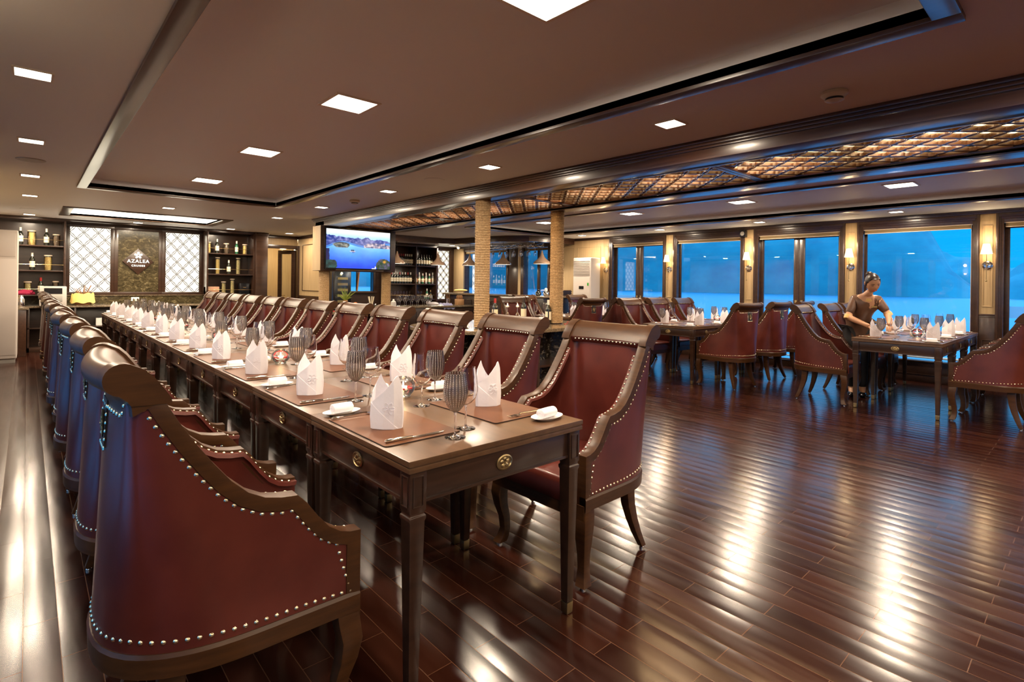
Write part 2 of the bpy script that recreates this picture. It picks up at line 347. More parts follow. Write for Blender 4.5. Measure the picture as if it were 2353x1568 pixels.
cm = MB(); slabs(cm, XL, XR + .3, YB, 16, ZC, ZC + .04, [TL, TR, (LX0, LX1, YB, 8.6), LP, TB, TRB]); cm.box(XL, XR + .3, YB, 16, ZT + .1, ZT + .12)
struct('ceiling', cm, CEIL, smooth=False)
for tr_ in (TL, TR, TB, TRB):
    x0, x1, y0, y1 = tr_
    cr = MB(); cr.box(x0 - .01, x1 + .01, y0 - .01, y1 + .01, ZT, ZT + .02)
    for a, b, c, d in ((x0 - .012, x0, y0, y1), (x1, x1 + .012, y0, y1), (x0, x1, y0 - .012, y0), (x0, x1, y1, y1 + .012)): cr.box(a, b, c, d, ZC + .04, ZT)
    struct('ceiling_tray', cr, CEIL, smooth=False)
    g = MB(); q = .09; zb = ZC - .02
    for a, b, c, d in ((x0 - q, x0, y0 - q, y1 + q), (x1, x1 + q, y0 - q, y1 + q), (x0, x1, y0 - q, y0), (x0, x1, y1, y1 + q)): g.box(a, b, c, d, zb, ZC + .045)
    struct('trim_tray', g, WOODB, bevel=.004)
# the two long beams either side of the carved lattice
for nm, x0, x1, s in (('beam', 3.6, LX0, -1), ('beam', LX1, 5.04, 1)):
    b = MB().box(x0, x1, YB, 8.95, 2.205, ZC + .02)
    b.box(LX0 - .03 if s < 0 else LX1, LX0 if s < 0 else LX1 + .03, YB, 8.6, 2.2, 2.36)
    struct(nm, b, WOODB, bevel=.004)
    c = MB(); xo = x0 if s < 0 else x1
    for k, (dx, zz0, zz1) in enumerate(((.055, 2.315, ZC), (.038, 2.297, 2.315), (.02, 2.28, 2.297))):
        c.box(min(xo, xo + s * dx), max(xo, xo + s * dx), YB, 8.97, zz0, zz1)
    struct('trim_beam', c, WOODB, bevel=.003)
struct('beam', MB().box(3.6, 5.04, 8.6, 8.95, 2.22, ZC + .02), WOODB, bevel=.004)
def ring_pattern(P, Q, x0, x1, y0, y1, wd, depth, ox=0, oy=0, R0=.36, cross=True, amp=.16, nseg=32):
    """quatrefoil fretwork as flat ribbons in the xy rectangle, thickness depth in z"""
    mb = MB(); i0, i1 = int((x0 - ox) / P) - 2, int((x1 - ox) / P) + 2; j0, j1 = int((y0 - oy) / Q) - 2, int((y1 - oy) / Q) + 2
    cl = lambda x, y: (min(max(x, x0), x1), min(max(y, y0), y1))
    inside = lambda x, y: x0 <= x <= x1 and y0 <= y <= y1
    def ribbon(inn, out):
        N = len(inn)
        for k in range(N - 1):
            a, b, c, d = inn[k], inn[k + 1], out[k + 1], out[k]
            if not any(inside(*p) for p in (a, b, c, d)): continue
            a, b, c, d = cl(*a), cl(*b), cl(*c), cl(*d)
            mb.add([(*a, 0), (*b, 0), (*c, 0), (*d, 0), (*a, depth), (*b, depth), (*c, depth), (*d, depth)], [(0, 1, 2, 3), (7, 6, 5, 4), (0, 4, 5, 1), (3, 2, 6, 7)])
    for i in range(i0, i1 + 1):
        for j in range(j0, j1 + 1):
            for h in (0, 1):
                cx_, cy_ = ox + (i + h * .5) * P, oy + (j + h * .5) * Q
                if not (x0 - P * .6 < cx_ < x1 + P * .6 and y0 - Q * .6 < cy_ < y1 + Q * .6): continue
                inn = []; out = []
                for k in range(nseg + 1):
                    t = 2 * math.pi * k / nseg; r = R0 * (1 + amp * math.cos(4 * t) + .05 * math.cos(8 * t)); c_, s_ = math.cos(t), math.sin(t)
                    inn.append((cx_ + (r * P - wd / 2) * c_, cy_ + (r * Q - wd / 2) * s_)); out.append((cx_ + (r * P + wd / 2) * c_, cy_ + (r * Q + wd / 2) * s_))
                ribbon(inn, out)
                if cross:
                    g = (R0 * (1 + amp + .05)); hw = wd * .45
                    for (ax, ay, bx, by) in ((g * P, 0, (1 - g) * P, 0), (0, g * Q, 0, (1 - g) * Q)):
                        a = (cx_ + ax, cy_ + ay); b = (cx_ + bx, cy_ + by)
                        if ax: ribbon([(a[0], a[1] - hw), (b[0], b[1] - hw)], [(a[0], a[1] + hw), (b[0], b[1] + hw)])
                        else: ribbon([(a[0] - hw, a[1]), (b[0] - hw, b[1])], [(a[0] + hw, a[1]), (b[0] + hw, b[1])])
    return mb
ybars = [-4.6, -2.4, -.2, 2.02, 4.22, 6.45, 8.6]
for n_, (a, b) in enumerate(zip(ybars, ybars[1:])):
    rt_ = thing('ceiling_lattice_panel', (LX0, a, 2.235), 0, 'carved quatrefoil lattice ceiling panel, %s one counted from the television end, lit from above in amber' % ORD[5 - n_], 'ceiling panel', 'carved lattice panels along the ceiling')
    ring_pattern(.222, .222, .03, .93, .03, b - a - .03, .008, .028, .02, .02, R0=.335, amp=.20, nseg=28).build('lattice', WOODB, rt_, smooth=False)
    f = MB()
    for q in ((0, .035, 0, b - a), (.925, .96, 0, b - a), (.035, .925, 0, .04), (.035, .925, b - a - .04, b - a)): f.box(*q, -.012, .03)
    f.build('lattice_frame', WOODB, rt_, bevel=.003)
struct('ceiling_light_box', MB().box(LX0, LX1, ybars[0], 8.6, 2.300, 2.312), EM_Y, smooth=False)
for k in range(14):
    yy = -3.56 + k * .88
    bb = MB().lathe([(.07, 0), (.07, .012)], 16, (4.32 + (.2 if k % 2 else -.2), yy, 2.286)); o = bb.build('round_bulb', EM_W)
    tag(o, 'round bulb glowing above the lattice, %s counted from behind the camera' % ORD[k], 'bulb', 'bulbs above the carved lattice')
    alight('lattice_lamp', (4.32, yy, 2.28), (0, 0, 0), .5, 5, (1, .66, .34))

# ---------------------------------------------------------------- ceiling lamps
def mk_lamp(size, wide, pw, col, em):
    def mk():
        t = thing('ceiling_light', cat='ceiling light', group=None)
        h = size / 2; q = wide; f = MB()
        for a, b, c, d in ((-h - q, h + q, -h - q, -h), (-h - q, h + q, h, h + q), (-h - q, -h, -h, h), (h, h + q, -h, h)): f.box(a, b, c, d, -.008, 0)
        f.build('lamp_frame', WHITE, t, bevel=.002)
        MB().box(-h, h, -h, h, -.005, -.001).build('diffuser', em, t, smooth=False)
        alight('lamp', (0, 0, -.012), (0, 0, 0), size * .95, pw, col, t)
        return t
    return mk
bigp = Proto(mk_lamp(.26, .02, 19, WARM, EM_W)); smallp = Proto(mk_lamp(.14, .012, 11, WARM, EM_W))
for k, y in enumerate((1.5, 3.27, 5.05, 6.95)):
    bigp.put((1.525, y, ZT), 0, 'square flush ceiling lamp in the raised panel over the long table, %s from the camera' % ORD[k], 'lamps in the raised panel over the long table')
for k, y in enumerate((1.5, 3.27, 5.05, 6.95)):
    bigp.put((7.11, y, ZT), 0, 'square flush ceiling lamp in the raised panel on the window side, %s from the camera' % ORD[k], 'lamps in the raised panel on the window side')
for k, y in enumerate((1.88, 3.70, 5.52, 7.40, 9.20, 11.95)):
    smallp.put((.01, y, ZC), 0, 'small square ceiling spot in the row nearest the left wall, %s from the camera' % ORD[k], 'ceiling spots along the left wall')
    smallp.put((3.06, y, ZC), 0, 'small square ceiling spot in the row between long table and lattice, %s from the camera' % ORD[k], 'ceiling spots beside the lattice')
    if k < 4: smallp.put((8.68, y, ZC), 0, 'small square ceiling spot in the row nearest the windows, %s from the camera' % ORD[k], 'ceiling spots along the windows')
smallp.put((1.52, 9.2, ZC), 0, 'small square ceiling spot in front of the long light panel')
smallp.put((1.51, 12.05, ZC), 0, 'small square ceiling spot above the carved name sign')
smallp.put((4.25, 12.0, ZC), 0, 'small square ceiling spot before the glazed double doors')
smallp.put((5.62, 9.9, ZC), 0, 'small square ceiling spot just right of the television wall')
smallp.put((7.15, 10.6, ZC), 0, 'small square ceiling spot behind the hanging bar shades')
smallp.put((8.7, 12.1, ZC), 0, 'small square ceiling spot in the far bar corner')
for x in (.01, 3.06, 5.6, 8.68):
    for y in (-.1, -2.2, -4.4): smallp.put((x, y, ZC), 0, 'small square ceiling spot behind the camera', 'ceiling spots behind the camera')
for x in (1.525, 7.11):
    for y in (-1.6, -3.6): bigp.put((x, y, ZT), 0, 'square flush ceiling lamp behind the camera', 'large ceiling lamps behind the camera')
# long recessed light panel near the back wall
lp = thing('recessed_light_panel', (1.51, 10.9, ZC), 0, 'long bright recessed ceiling light panel with dark wood frame before the name sign', 'ceiling light')
f = MB()
for a, b, c, d in ((-1.14, 1.14, -.72, -.6), (-1.14, 1.14, .6, .72), (-1.14, -1.01, -.6, .6), (1.01, 1.14, -.6, .6)): f.box(a, b, c, d, -.012, .05)
f.build('panel_frame', WOODB, lp, bevel=.003)
MB().box(-1.01, 1.01, -.6, .6, .03, .04).build('diffuser', EM_W, lp, smooth=False)
alight('lamp', (0, 0, .02), (0, 0, 0), 1.9, 26, (1, .80, .52), lp, sizey=1.1)
# smoke detectors and round vents
def mk_smoke():
    t = thing('smoke_detector', cat='smoke detector')
    MB().lathe([(.001, -.002), (.062, -.002), (.066, -.018), (.052, -.030), (.046, -.034), (.001, -.034)], 24).build('housing', PLASTIC, t)
    MB().lathe([(.043, -.034), (.043, -.044)], 24).build('sensor_slot', BLACK, t); MB().lathe([(.042, -.044), (.046, -.046), (.02, -.056), (.001, -.056)], 24).build('cap', PLASTIC, t)
    return t
sp_ = Proto(mk_smoke)
sp_.put((3.18, .97, ZC), 0, 'white round smoke detector on the ceiling near the camera', 'smoke detectors'); sp_.put((3.10, 6.45, ZC), 0, 'white round smoke detector on the ceiling far down the room', 'smoke detectors')
for k, (x, y, l) in enumerate(((.01, 6.42, 'above the left row of chairs'), (3.05, 4.56, 'between the long table and the lattice'), (0, 11.03, 'before the left shelves'), (8.7, 2.42, 'near the second wall lamp'), (8.68, 6.47, 'near the sliding door farthest away'))):
    o = MB().lathe([(.001, -.006), (.10, -.006), (.105, 0), (.001, 0)], 28, (x, y, ZC)).build('ceiling_speaker', CEIL if k else GREYP); tag(o, 'flat round ceiling speaker ' + l, 'speaker', 'round ceiling speakers')

# ---------------------------------------------------------------- long walls with windows
PIL = [-5.19, -3.64, -2.09, -.54, 1.01, 2.57, 4.12, 5.67, 7.21]
wid = [0]
def side(xw, s):
    """s=+1: wall on +x side (room at smaller x)."""
    X = lambda d: xw + s * d      # d>0 = outward
    def bx(mb, d0, d1, y0, y1, z0, z1): a, b = sorted((X(d0), X(d1))); return mb.box(a, b, y0, y1, z0, z1)
    nm = 'right' if s > 0 else 'left'
    st = MB(); end = PIL[-1]
    for p in PIL:
        bx(st, .0, .16, p - .08, p + .08, .98, 2.29)
    st2 = MB()
    for p in PIL:
        bx(st2, -.005, .16, p - .08, p + .08, 0, .97)
    if s > 0:
        bx(st, 0, .2, PIL[-1] + .08, 8.88, .95, 2.29); bx(st2, -.005, .2, PIL[-1] + .08, 8.88, 0, .95)
        bx(st, 0, .2, 12.3, 12.8, .95, 2.29); bx(st2, -.005, .2, 12.3, 12.8, 0, .95)
        bx(st2, 0, .2, 8.88, 12.3, 0, .75); bx(st, 0, .16, 9.92, 10.02, .75, 2.29); bx(st2, 0, .15, 9.86, 9.92, .75, 2.29); bx(st2, 0, .15, 10.02, 10.40, .75, 2.29)
    else:
        bx(st, 0, .2, PIL[-1] + .08, 12.8, .95, 2.29); bx(st2, -.005, .2, PIL[-1] + .08, 12.8, 0, .95)
    struct('wall_' + nm, st, CREAMW, bevel=.003)
    tr = MB(); tr.v = st2.v; tr.f = st2.f
    bx(tr, -.03, .2, YB, 12.8, 2.29, ZC)          # cornice over everything
    bx(tr, -.05, 0, YB, 12.8, 2.315, ZC)
    for p in PIL:
        bx(tr, -.018, .02, p - .085, p + .085, .965, .985); bx(tr, -.010, .02, p - .085, p + .085, .94, .95)
        for a, b, c, d in ((-.05, .05, .64, .65), (-.05, .05, .14, .15), (-.05, -.042, .15, .64), (.042, .05, .15, .64)): bx(tr, -.012, .0, p + a, p + b, c, d)
    bx(tr, -.012, .03, YB, 12.8, 0, .10)
    bx(tr, -.016, 0, YB, 12.8, .10, .112)
    struct('trim_' + nm, tr, WOOD, bevel=.003)
    pm = MB()
    for p in PIL:
        for a, b, c, d in ((-.05, .05, 2.13, 2.142), (-.05, .05, 1.078, 1.09), (-.05, -.04, 1.09, 2.13), (.04, .05, 1.09, 2.13)): bx(pm, -.009, .0, p + a, p + b, c, d)
    fr = [(7.36, 8.02), (8.12, 8.8)] if s > 0 else [(7.5, 8.9), (9.1, 10.5)]
    for y0, y1 in fr:
        for a, b, c, d in ((y0, y1, 2.13, 2.145), (y0, y1, 1.08, 1.095), (y0, y0 + .015, 1.095, 2.13), (y1 - .015, y1, 1.095, 2.13)): bx(pm, -.009, .0, a, b, c, d)
    struct('trim_panel_' + nm, pm, CREAMT if s < 0 else CREAMW, bevel=.002)
    bays = list(zip(PIL, PIL[1:])) + ([(PIL[-1], 0)] if 0 else [])
    bays = [(YB + .0, PIL[0] + 0)] + bays
    for k, (p0, p1) in enumerate(bays):
        y0, y1 = p0 + .08, p1 - .08
        if y1 - y0 < .5: continue
        door = (k % 2 == 0); zs = 0.02 if door else .30; wid[0] += 1
        root = thing('%s_%d' % ('door' if door else 'window', wid[0])); root['kind'] = 'structure'
        c = MB()
        for d0, q in ((-.022, .03), (-.010, .05), (.0, .075)):
            bx(c, d0, .15, y0, y0 + q, 0, 2.29); bx(c, d0, .15, y1 - q, y1, 0, 2.29); bx(c, d0, .15, y0 + q, y1 - q, 2.29 - q * 1.55, 2.29)
        if not door: bx(c, .0, .15, y0 + .075, y1 - .075, .1, zs); bx(c, -.02, .05, y0 + .05, y1 - .05, zs - .02, zs)
        o = c.build('door_frame' if door else 'window_frame', WOOD, root, bevel=.003)
        g0, g1 = y0 + .075, y1 - .075
        sash = MB(); dd = (.11, .145)
        if door:
            ym = (g0 + g1) / 2 - .0
            for a, b in ((g0, g0 + .05), (ym - .085, ym - .002), (ym + .002, ym + .085), (g1 - .05, g1)): bx(sash, *dd, a, b, zs, 2.17)
            for a, b in ((g0 + .05, ym - .085), (ym + .085, g1 - .05)): bx(sash, *dd, a, b, zs, .12); bx(sash, *dd, a, b, 2.10, 2.17)
            sash.build('sash', WOOD, root, bevel=.003)
            for a in (ym - .043, ym + .043):
                h = MB(); bx(h, .098, .11, a - .017, a + .017, .93, 1.09); bx(h, .094, .099, a - .009, a + .009, .95, 1.07); h.build('door_handle', BRASS, root, bevel=.002)
            gl = MB()
            for a, b in ((g0 + .05, ym - .085), (ym + .085, g1 - .05)): bx(gl, .126, .130, a, b, .12, 2.10)
            gl.build('glass', PANE, root, smooth=False)
            fb = MB()
            for a, b in ((g0 + .05, ym - .085), (ym + .085, g1 - .05)): bx(fb, .1245, .1255, a, b, .94, 1.09)
            fb.build('frosted_band', FROST, root, smooth=False)
            if s > 0 and k in (6, 8):
                for a, b in ((g0 + .05, ym - .085), (ym + .085, g1 - .05)):
                    for txt, zz, sz in (('AZALEA', 1.015, .04), ('CRUISES', .985, .022)):
                        text_mesh(txt, sz, GREYP, root, (X(.1235), (a + b) / 2, zz), (R(90), 0, R(-90)))
        else:
            bx(sash, .12, .15, g0, g0 + .025, zs, 2.17); bx(sash, .12, .15, g1 - .025, g1, zs, 2.17); sash.build('sash', WOOD, root, bevel=.002)
            gl = MB(); bx(gl, .128, .132, g0, g1, zs, 2.17); gl.build('glass', PANE, root, smooth=False)
        hr = MB(); bx(hr, .155, .19, g0, g1, .555, .59); hr.build('guard_rail', BRASS if 0 else WOODR, root)
        # roller blind
        bl = thing('roller_blind', (0, 0, 0), 0, 'rolled up brown roller blind in the %s bay from the near end, %s' % (ORD[k], 'window side' if s > 0 else 'left wall'), 'blind', 'roller blinds on the ' + nm + ' wall')
        t_ = MB(); bx(t_, .03, .085, g0 + .01, g1 - .01, 2.118, 2.165); t_.build('blind_roll', BLIND, bl, bevel=.008)
        t_ = MB(); bx(t_, .02, .03, g0 + .0, g1 - .0, 2.163, 2.172); bx(t_, .025, .035, g0 + .012, g1 - .012, 2.110, 2.119); t_.build('edge_bar', CREAMT, bl)
        t_ = MB(); bx(t_, .03, .034, g0 + .012, g0 + .016, .72, 2.16); t_.build('pull_cord', CREAMT, bl)
    return X, bx
FR = bpy.data.materials.new('frosted_film'); FR.use_nodes = True; t = FR.node_tree; t.nodes.clear(); FROST = FR
o_ = nn(t, 'ShaderNodeOutputMaterial'); mx = nn(t, 'ShaderNodeMixShader', Fac=.38); a_ = nn(t, 'ShaderNodeBsdfTransparent'); b_ = nn(t, 'ShaderNodeBsdfTranslucent')
b_.inputs[0].default_value = (.8, .9, .95, 1); t.links.new(a_.outputs[0], mx.inputs[1]); t.links.new(b_.outputs[0], mx.inputs[2]); t.links.new(mx.outputs[0], o_.inputs[0])
WOODR = mat('rail_wood', (.30, .12, .06), .35)
side(XR, 1); side(XL, -1)
# bar-side windows
for n_, (y0, y1) in enumerate(((8.9, 9.86), (10.40, 12.3))):
    wid[0] += 1; root = thing('window_%d' % wid[0]); root['kind'] = 'structure'
    c = MB()
    for a, b, z0, z1 in ((y0, y0 + .06, .75, 2.29), (y1 - .06, y1, .75, 2.29), (y0 + .06, y1 - .06, 2.2, 2.29), (y0 + .06, y1 - .06, .7, .78)): c.box(XR - .015, XR + .15, a, b, z0, z1)
    if n_ == 0: c.box(XR + .1, XR + .14, 9.34, 9.42, .78, 2.2)
    c.build('window_frame', WOOD, root, bevel=.003)
    MB().box(XR + .12, XR + .125, y0 + .06, y1 - .06, .78, 2.2).build('glass', PANE, root, smooth=False)
    bl = thing('roller_blind', (0, 0, 0), 0, 'rolled up blind over the bar window ' + ('beside the rope column' if n_ == 0 else 'in the far corner'), 'blind')
    MB().box(XR + .02, XR + .07, y0 + .07, y1 - .07, 2.13, 2.19).build('blind_roll', BLIND, bl, bevel=.008); MB().box(XR + .01, XR + .02, y0 + .07, y1 - .07, 2.18, 2.19).build('edge_bar', CREAMT, bl)
# back wall and the end behind the camera
bw = MB().box(XL, 3.9, YF, YF + .2, 0, ZC); bw.box(5.5, XR + .2, YF, YF + .2, 0, ZC)
struct('wall_back', bw, WOOD, smooth=False)
struct('wall_near', MB().box(XL, XR, YB - .2, YB, 0, 2.5), CREAMW, smooth=False)
struct('baseboard_near', MB().box(XL, XR, YB, YB + .03, 0, .9), WOOD, smooth=False)
# outside white rails on the deck
for k, (z, r) in enumerate(((.24, .02), (.06, .014))):
    o = MB().tube([(10.35, YB, z), (10.35, 13, z)], r, 8).build('deck_rail', WHITE); tag(o, 'white steel deck rail outside the windows, ' + ('upper bar' if k == 0 else 'lower bar'), 'railing', 'white rails outside')
struct('deck_outside', MB().box(XR + .3, 10.6, YB, 16, -.4, -.25), GREYP, smooth=False)
# wall sconces
def mk_sconce():
    t = thing('wall_sconce', cat='wall lamp')
    MB().lathe([(.001, 0), (.052, 0), (.054, .012), (.04, .016), (.036, .022), (.001, .024)], 28).xf(Matrix.Rotation(R(-90), 4, 'Y')).build('wall_plate', CHROME, t)
    MB().tube([(-.02, 0, 0), (-.06, 0, -.01), (-.095, 0, .0), (-.10, 0, .03)], .006, 8).tube([(-.10, 0, .14), (-.10, 0, -.20)], .0045, 8).ball((-.10, 0, -.205), .011).build('arm', BRASS, t)
    sh = MB().loft([[(-.10 + r * math.cos(2 * math.pi * k / 28), r * math.sin(2 * math.pi * k / 28), z) for k in range(28)] for r, z in ((.062, .145), (.036, .275), (.034, .275), (.060, .145))], cap=False)
    sh.build('lamp_shade', EM_S, t)
    plight('bulb', (-.10, 0, .13), .7, (1, .68, .36), .03, t); plight('bulb_top', (-.13, 0, .36), 1.5, (1, .72, .42), .04, t)
    return t
sc_ = Proto(mk_sconce)
for k, p in enumerate(PIL):
    sc_.put((XR, p, 1.62), 0, 'chrome wall lamp with glowing cream shade, window side, %s from the near end' % ORD[k], 'wall lamps on the window side')
for k, p in enumerate(PIL[:6]):
    sc_.put((XL, p, 1.62), R(180), 'chrome wall lamp with glowing shade, left wall, %s from the near end' % ORD[k], 'wall lamps on the left wall')
# small speaker above second lamp on window side, wall notice, thermostat
s_ = thing('wall_speaker', (XR, 4.20, 2.22), 0, 'small black loudspeaker up on the window wall above a wall lamp', 'speaker')
MB().cb((-.05, 0, 0), (.09, .10, .12)).build('housing', BLACK, s_, bevel=.01); MB().lathe([(.001, 0), (.032, 0), (.036, .006)], 20).xf(Matrix.Translation((-.096, 0, 0)) @ Matrix.Rotation(R(-90), 4, 'Y')).build('cone', GREYP, s_)
s_ = thing('wall_notice', (XR - .006, 1.0, .30), 0, 'small white notice card low on the dark pilaster by the windows', 'sign')
MB().cb((-.002, 0, 0), (.004, .11, .15)).build('card', LABEL, s_); MB().cb((-.005, 0, .02), (.001, .05, .006)).cb((-.005, 0, -.01), (.001, .07, .004)).cb((-.005, 0, -.03), (.001, .06, .004)).build('print_lines', GREYP, s_)
s_ = thing('socket_plate', (1.57, YF - .034, .895), 0, 'white power socket plate on the marble splashback under the name sign', 'socket')
MB().cb((0, 0, 0), (.13, .012, .075)).build('plate', PORC, s_, bevel=.003); MB().cb((-.03, -.007, 0), (.02, .004, .02)).cb((.03, -.007, 0), (.02, .004, .02)).build('socket_hole', GREYP, s_)
# ---------------------------------------------------------------- dining chair
PROF = [(0, .572), (.03, .574), (.06, .583), (.092, .605), (.125, .645), (.155, .688), (.178, .712), (.22, .716), (.26, .725), (.30, .747), (.34, .785), (.38, .837), (.42, .895), (.455, .952), (.485, 1.008), (.508, 1.055), (.522, 1.085)]
def plen(P):
    L = [0]
    for a, b in zip(P, P[1:]): L.append(L[-1] + math.dist(a, b))
    return L
def along(P, L, u):
    s = u * L[-1]
    for k in range(len(P) - 1):
        if s <= L[k + 1] + 1e-9:
            t = (s - L[k]) / (L[k + 1] - L[k]); return tuple(a + (b - a) * t for a, b in zip(P[k], P[k + 1]))
    return tuple(P[-1])
def offs(P, d):
    out = []
    for i, p in enumerate(P):
        a = P[max(i - 1, 0)]; b = P[min(i + 1, len(P) - 1)]; t = Vector((b[0] - a[0], b[1] - a[1])).normalized(); out.append((p[0] + t.y * d, p[1] - t.x * d))
    return out
def bowf(x): return .028 * (1 - min(1, (x / .26) ** 2))
def mk_curves(inset, ztop, zbot, dback, prof):
    hw = .29 - inset; L = plen(prof)
    half = [(hw, .0 + (.0 if inset == 0 else .0))] + [(hw, .05 * k) for k in range(1, 6)]
    for k in range(1, 25):
        a = math.pi / 2 * k / 24; e = 2 / 2.5; half.append((hw * math.cos(a) ** e if k < 24 else 0, .25 + (dback - .25) * math.sin(a) ** e))
    LB = plen(half)
    def top(q):
        s = 1 if q <= .5 else -1; q2 = q if q <= .5 else 1 - q
        if q2 < .40:
            d, z = along(prof, L, q2 / .40); return Vector((s * (.29 - inset - .030 * d / .52), d, z))
        t = (q2 - .40) / .10; d, z = prof[-1]; xw = (.29 - inset - .030); x = xw * (1 - t)
        return Vector((s * x, d + (ztop[1] - d) * min(1, t * 4) + bowf(x), z + (ztop[0] - z) * min(1, t * 4)))
    def bot(q):
        s = 1 if q <= .5 else -1; q2 = q if q <= .5 else 1 - q
        u = q2 / .40 * .74 if q2 < .40 else .74 + (q2 - .40) / .10 * .26
        x, d = along(half, LB, min(u, 1)); return Vector((s * x, d, zbot))
    return top, bot
def to_local(p): return Vector((p[0], .28 - p[1], p[2]))
def mk_chair():
    t = thing('dining_chair', cat='chair')
    # outer upholstery
    po = offs(PROF, .034); po[0] = (.038, PROF[0][1] - .034); po = [(max(a, .038), b) for a, b in po]
    oT, oB = mk_curves(.002, (.985, .545), .395, .60, po)
    iT, iB = mk_curves(.044, (1.012, .492), .415, .54, offs(PROF, .012))
    So = lambda q, u: oB(q).lerp(oT(q), u); Si = lambda q, u: iB(q).lerp(iT(q), u)
    N = 64; mbo = MB().loft([[to_local(So(.0 + q / N, u / 6)) for q in range(N + 1)] for u in range(7)], cap=False, closed=False)
    mbo.build('outer_upholstery', LEATHER, t, ang=50)
    mbi = MB().loft([[to_local(Si(q / N, u / 8) + Vector((0, -.012 * math.sin(math.pi * u / 8) * (1 if .3 < q / N < .7 else 0), 0))) for q in range(N + 1)] for u in range(9)], cap=False, closed=False)
    pl_ = offs(PROF, .008)
    for s in (1, -1):
        mbi.loft([[(s * (.293 - .044 - .030 * d / .52), .28 - d, z), (s * (.293 - .046 - .020 - .030 * d / .52), .28 - d, z), (s * (.293 - .046 - .024 - .030 * d / .52), .28 - d - .004, z - .012)] for d, z in pl_[:-3]], cap=False, closed=False)
    mbi.loft([[(x, .28 - (.478 + bowf(x)), 1.012), (x, .28 - (.484 + bowf(x)), .988), (x, .28 - (.494 + bowf(x)), .980)] for x in [-.22 + .44 * k / 14 for k in range(15)]], cap=False, closed=False)
    mbi.build('inner_upholstery', LEATHER, t, ang=60)
    # curved side frames with front post
    frames = []
    for s in (1, -1):
        fr = MB(); out = [(0, .335), (0, .45)] + PROF[:-2]; inn = offs(out, .036); inn = [(max(a, .040), b) for a, b in inn]; inn[2] = (.040, .538)
        rings = []
        for (d0, z0), (d1, z1) in zip(out, inn):
            x0 = .293 - .030 * max(d0, 0) / .52; x1 = .293 - .030 * max(d1, 0) / .52
            rings.append([(s * x0, .28 - d0, z0), (s * (x0 - .046), .28 - d0, z0), (s * (x1 - .046), .28 - d1, z1), (s * x1, .28 - d1, z1)])
        fr.loft(rings); frames.append(fr.build('side_frame', WOODC, t, bevel=.003, ang=30))
    # base rail following the barrel plan
    rl = MB(); Nq = 48; rings = []
    for k in range(Nq + 1):
        p = oB(k / Nq); a = oB(max(0, k / Nq - .01)); b = oB(min(1, k / Nq + .01)); tg = (b - a); tg.z = 0; tg.normalize(); nrm = Vector((tg.y, -tg.x, 0)) * -1
        if nrm.dot(Vector((p.x, p.y - .25, 0))) < 0: nrm = -nrm
        rings.append([to_local(p + nrm * o_ + Vector((0, 0, z_ - .395))) for o_, z_ in ((.003, .397), (.008, .388), (.006, .340), (-.028, .340), (-.028, .397))])
    rl.loft(rings)
    rl.box(-.288, .288, .248, .284, .300, .362)
    rl.build('base_rail', WOODC, t, ang=30)
    # seat cushion
    pl = [(iB(k / 40).x * 1.0, iB(k / 40).y) for k in range(41)]; pl = [(pl[0][0], -.012)] + pl + [(pl[-1][0], -.012)]
    cx, cyy = 0, .24; rings = []
    for s, z in ((.99, .352), (1.0, .362), (1.0, .425), (.985, .443), (.93, .456), (.75, .466), (.4, .472), (.05, .474)):
        rings.append([(x * s, .28 - (cyy + (y - cyy) * s), z) for x, y in pl])
    MB().loft(rings).build('seat', LEATHER, t, ang=50)
    # scrolled crest rail
    cs = [(.478, 1.010), (.494, 1.036), (.511, 1.060), (.530, 1.080)] + [(.566 + .033 * math.cos(R(a)), 1.062 + .033 * math.sin(R(a))) for a in range(118, -96, -18)] + [(.552, 1.012), (.547, .995), (.545, .975)]
    rings = []
    for k in range(15):
        x = -.264 + .528 * k / 14; rings.append([(x, .28 - (d + bowf(x)), z - .006 * (1 - (x / .264) ** 2)) for d, z in cs])
    MB().loft(rings).build('crest_rail', WOODC, t, ang=40)
    for s, fo in zip((1, -1), frames):
        c2 = MB(); ce = [(.468, .998)] + [(d - .007, z + .002) for d, z in cs[:4]] + [(.565 + .037 * math.cos(R(a)), 1.062 + .037 * math.sin(R(a))) for a in range(112, -96, -16)] + [(.556, 1.012), (.548, 1.000)]
        c2.loft([[(s * x, .28 - d - bowf(x), z) for d, z in ce] for x in (.222, .240, .255, .268)]); c2.build('scroll_end', WOODC, fo, ang=35)
    # emblem tab
    pt = thing('emblem_tab'); pt.parent = t; pf = lambda x, z, o_=0: (x, .28 - (.545 + .028 + (.985 - z) / .59 * .030 + o_), z)
    for n_ in (0,):
        g = MB(); g.add([pf(-.045, .98, .003), pf(.045, .98, .003), pf(.045, .86, .003), pf(-.045, .86, .003), pf(-.045, .98, -.006), pf(.045, .98, -.006), pf(.045, .86, -.006), pf(-.045, .86, -.006)], [(0, 1, 2, 3), (0, 4, 5, 1), (1, 5, 6, 2), (2, 6, 7, 3), (3, 7, 4, 0)])
        o = g.build('tab_leather', DLEATHER, t); bpy.data.objects.remove(pt)
    y0 = pf(0, .915, .003)[1]; em = MB(); em.lathe([(.026, 0), (.028, .004), (.022, .004), (.020, .002), (.001, .002)], 24, sy=1.35)
    for k in range(5):
        a = R(72 * k + 90); em.ball((.010 * math.cos(a), .013 * math.sin(a), .004), .0075, 8, 5, sz=.4)
    em.ball((0, 0, .005), .004, 6, 4)
    em.xf(Matrix.Translation((0, y0, .915)) @ Matrix.Rotation(R(90), 4, 'X')).build('emblem', BRASS, t)
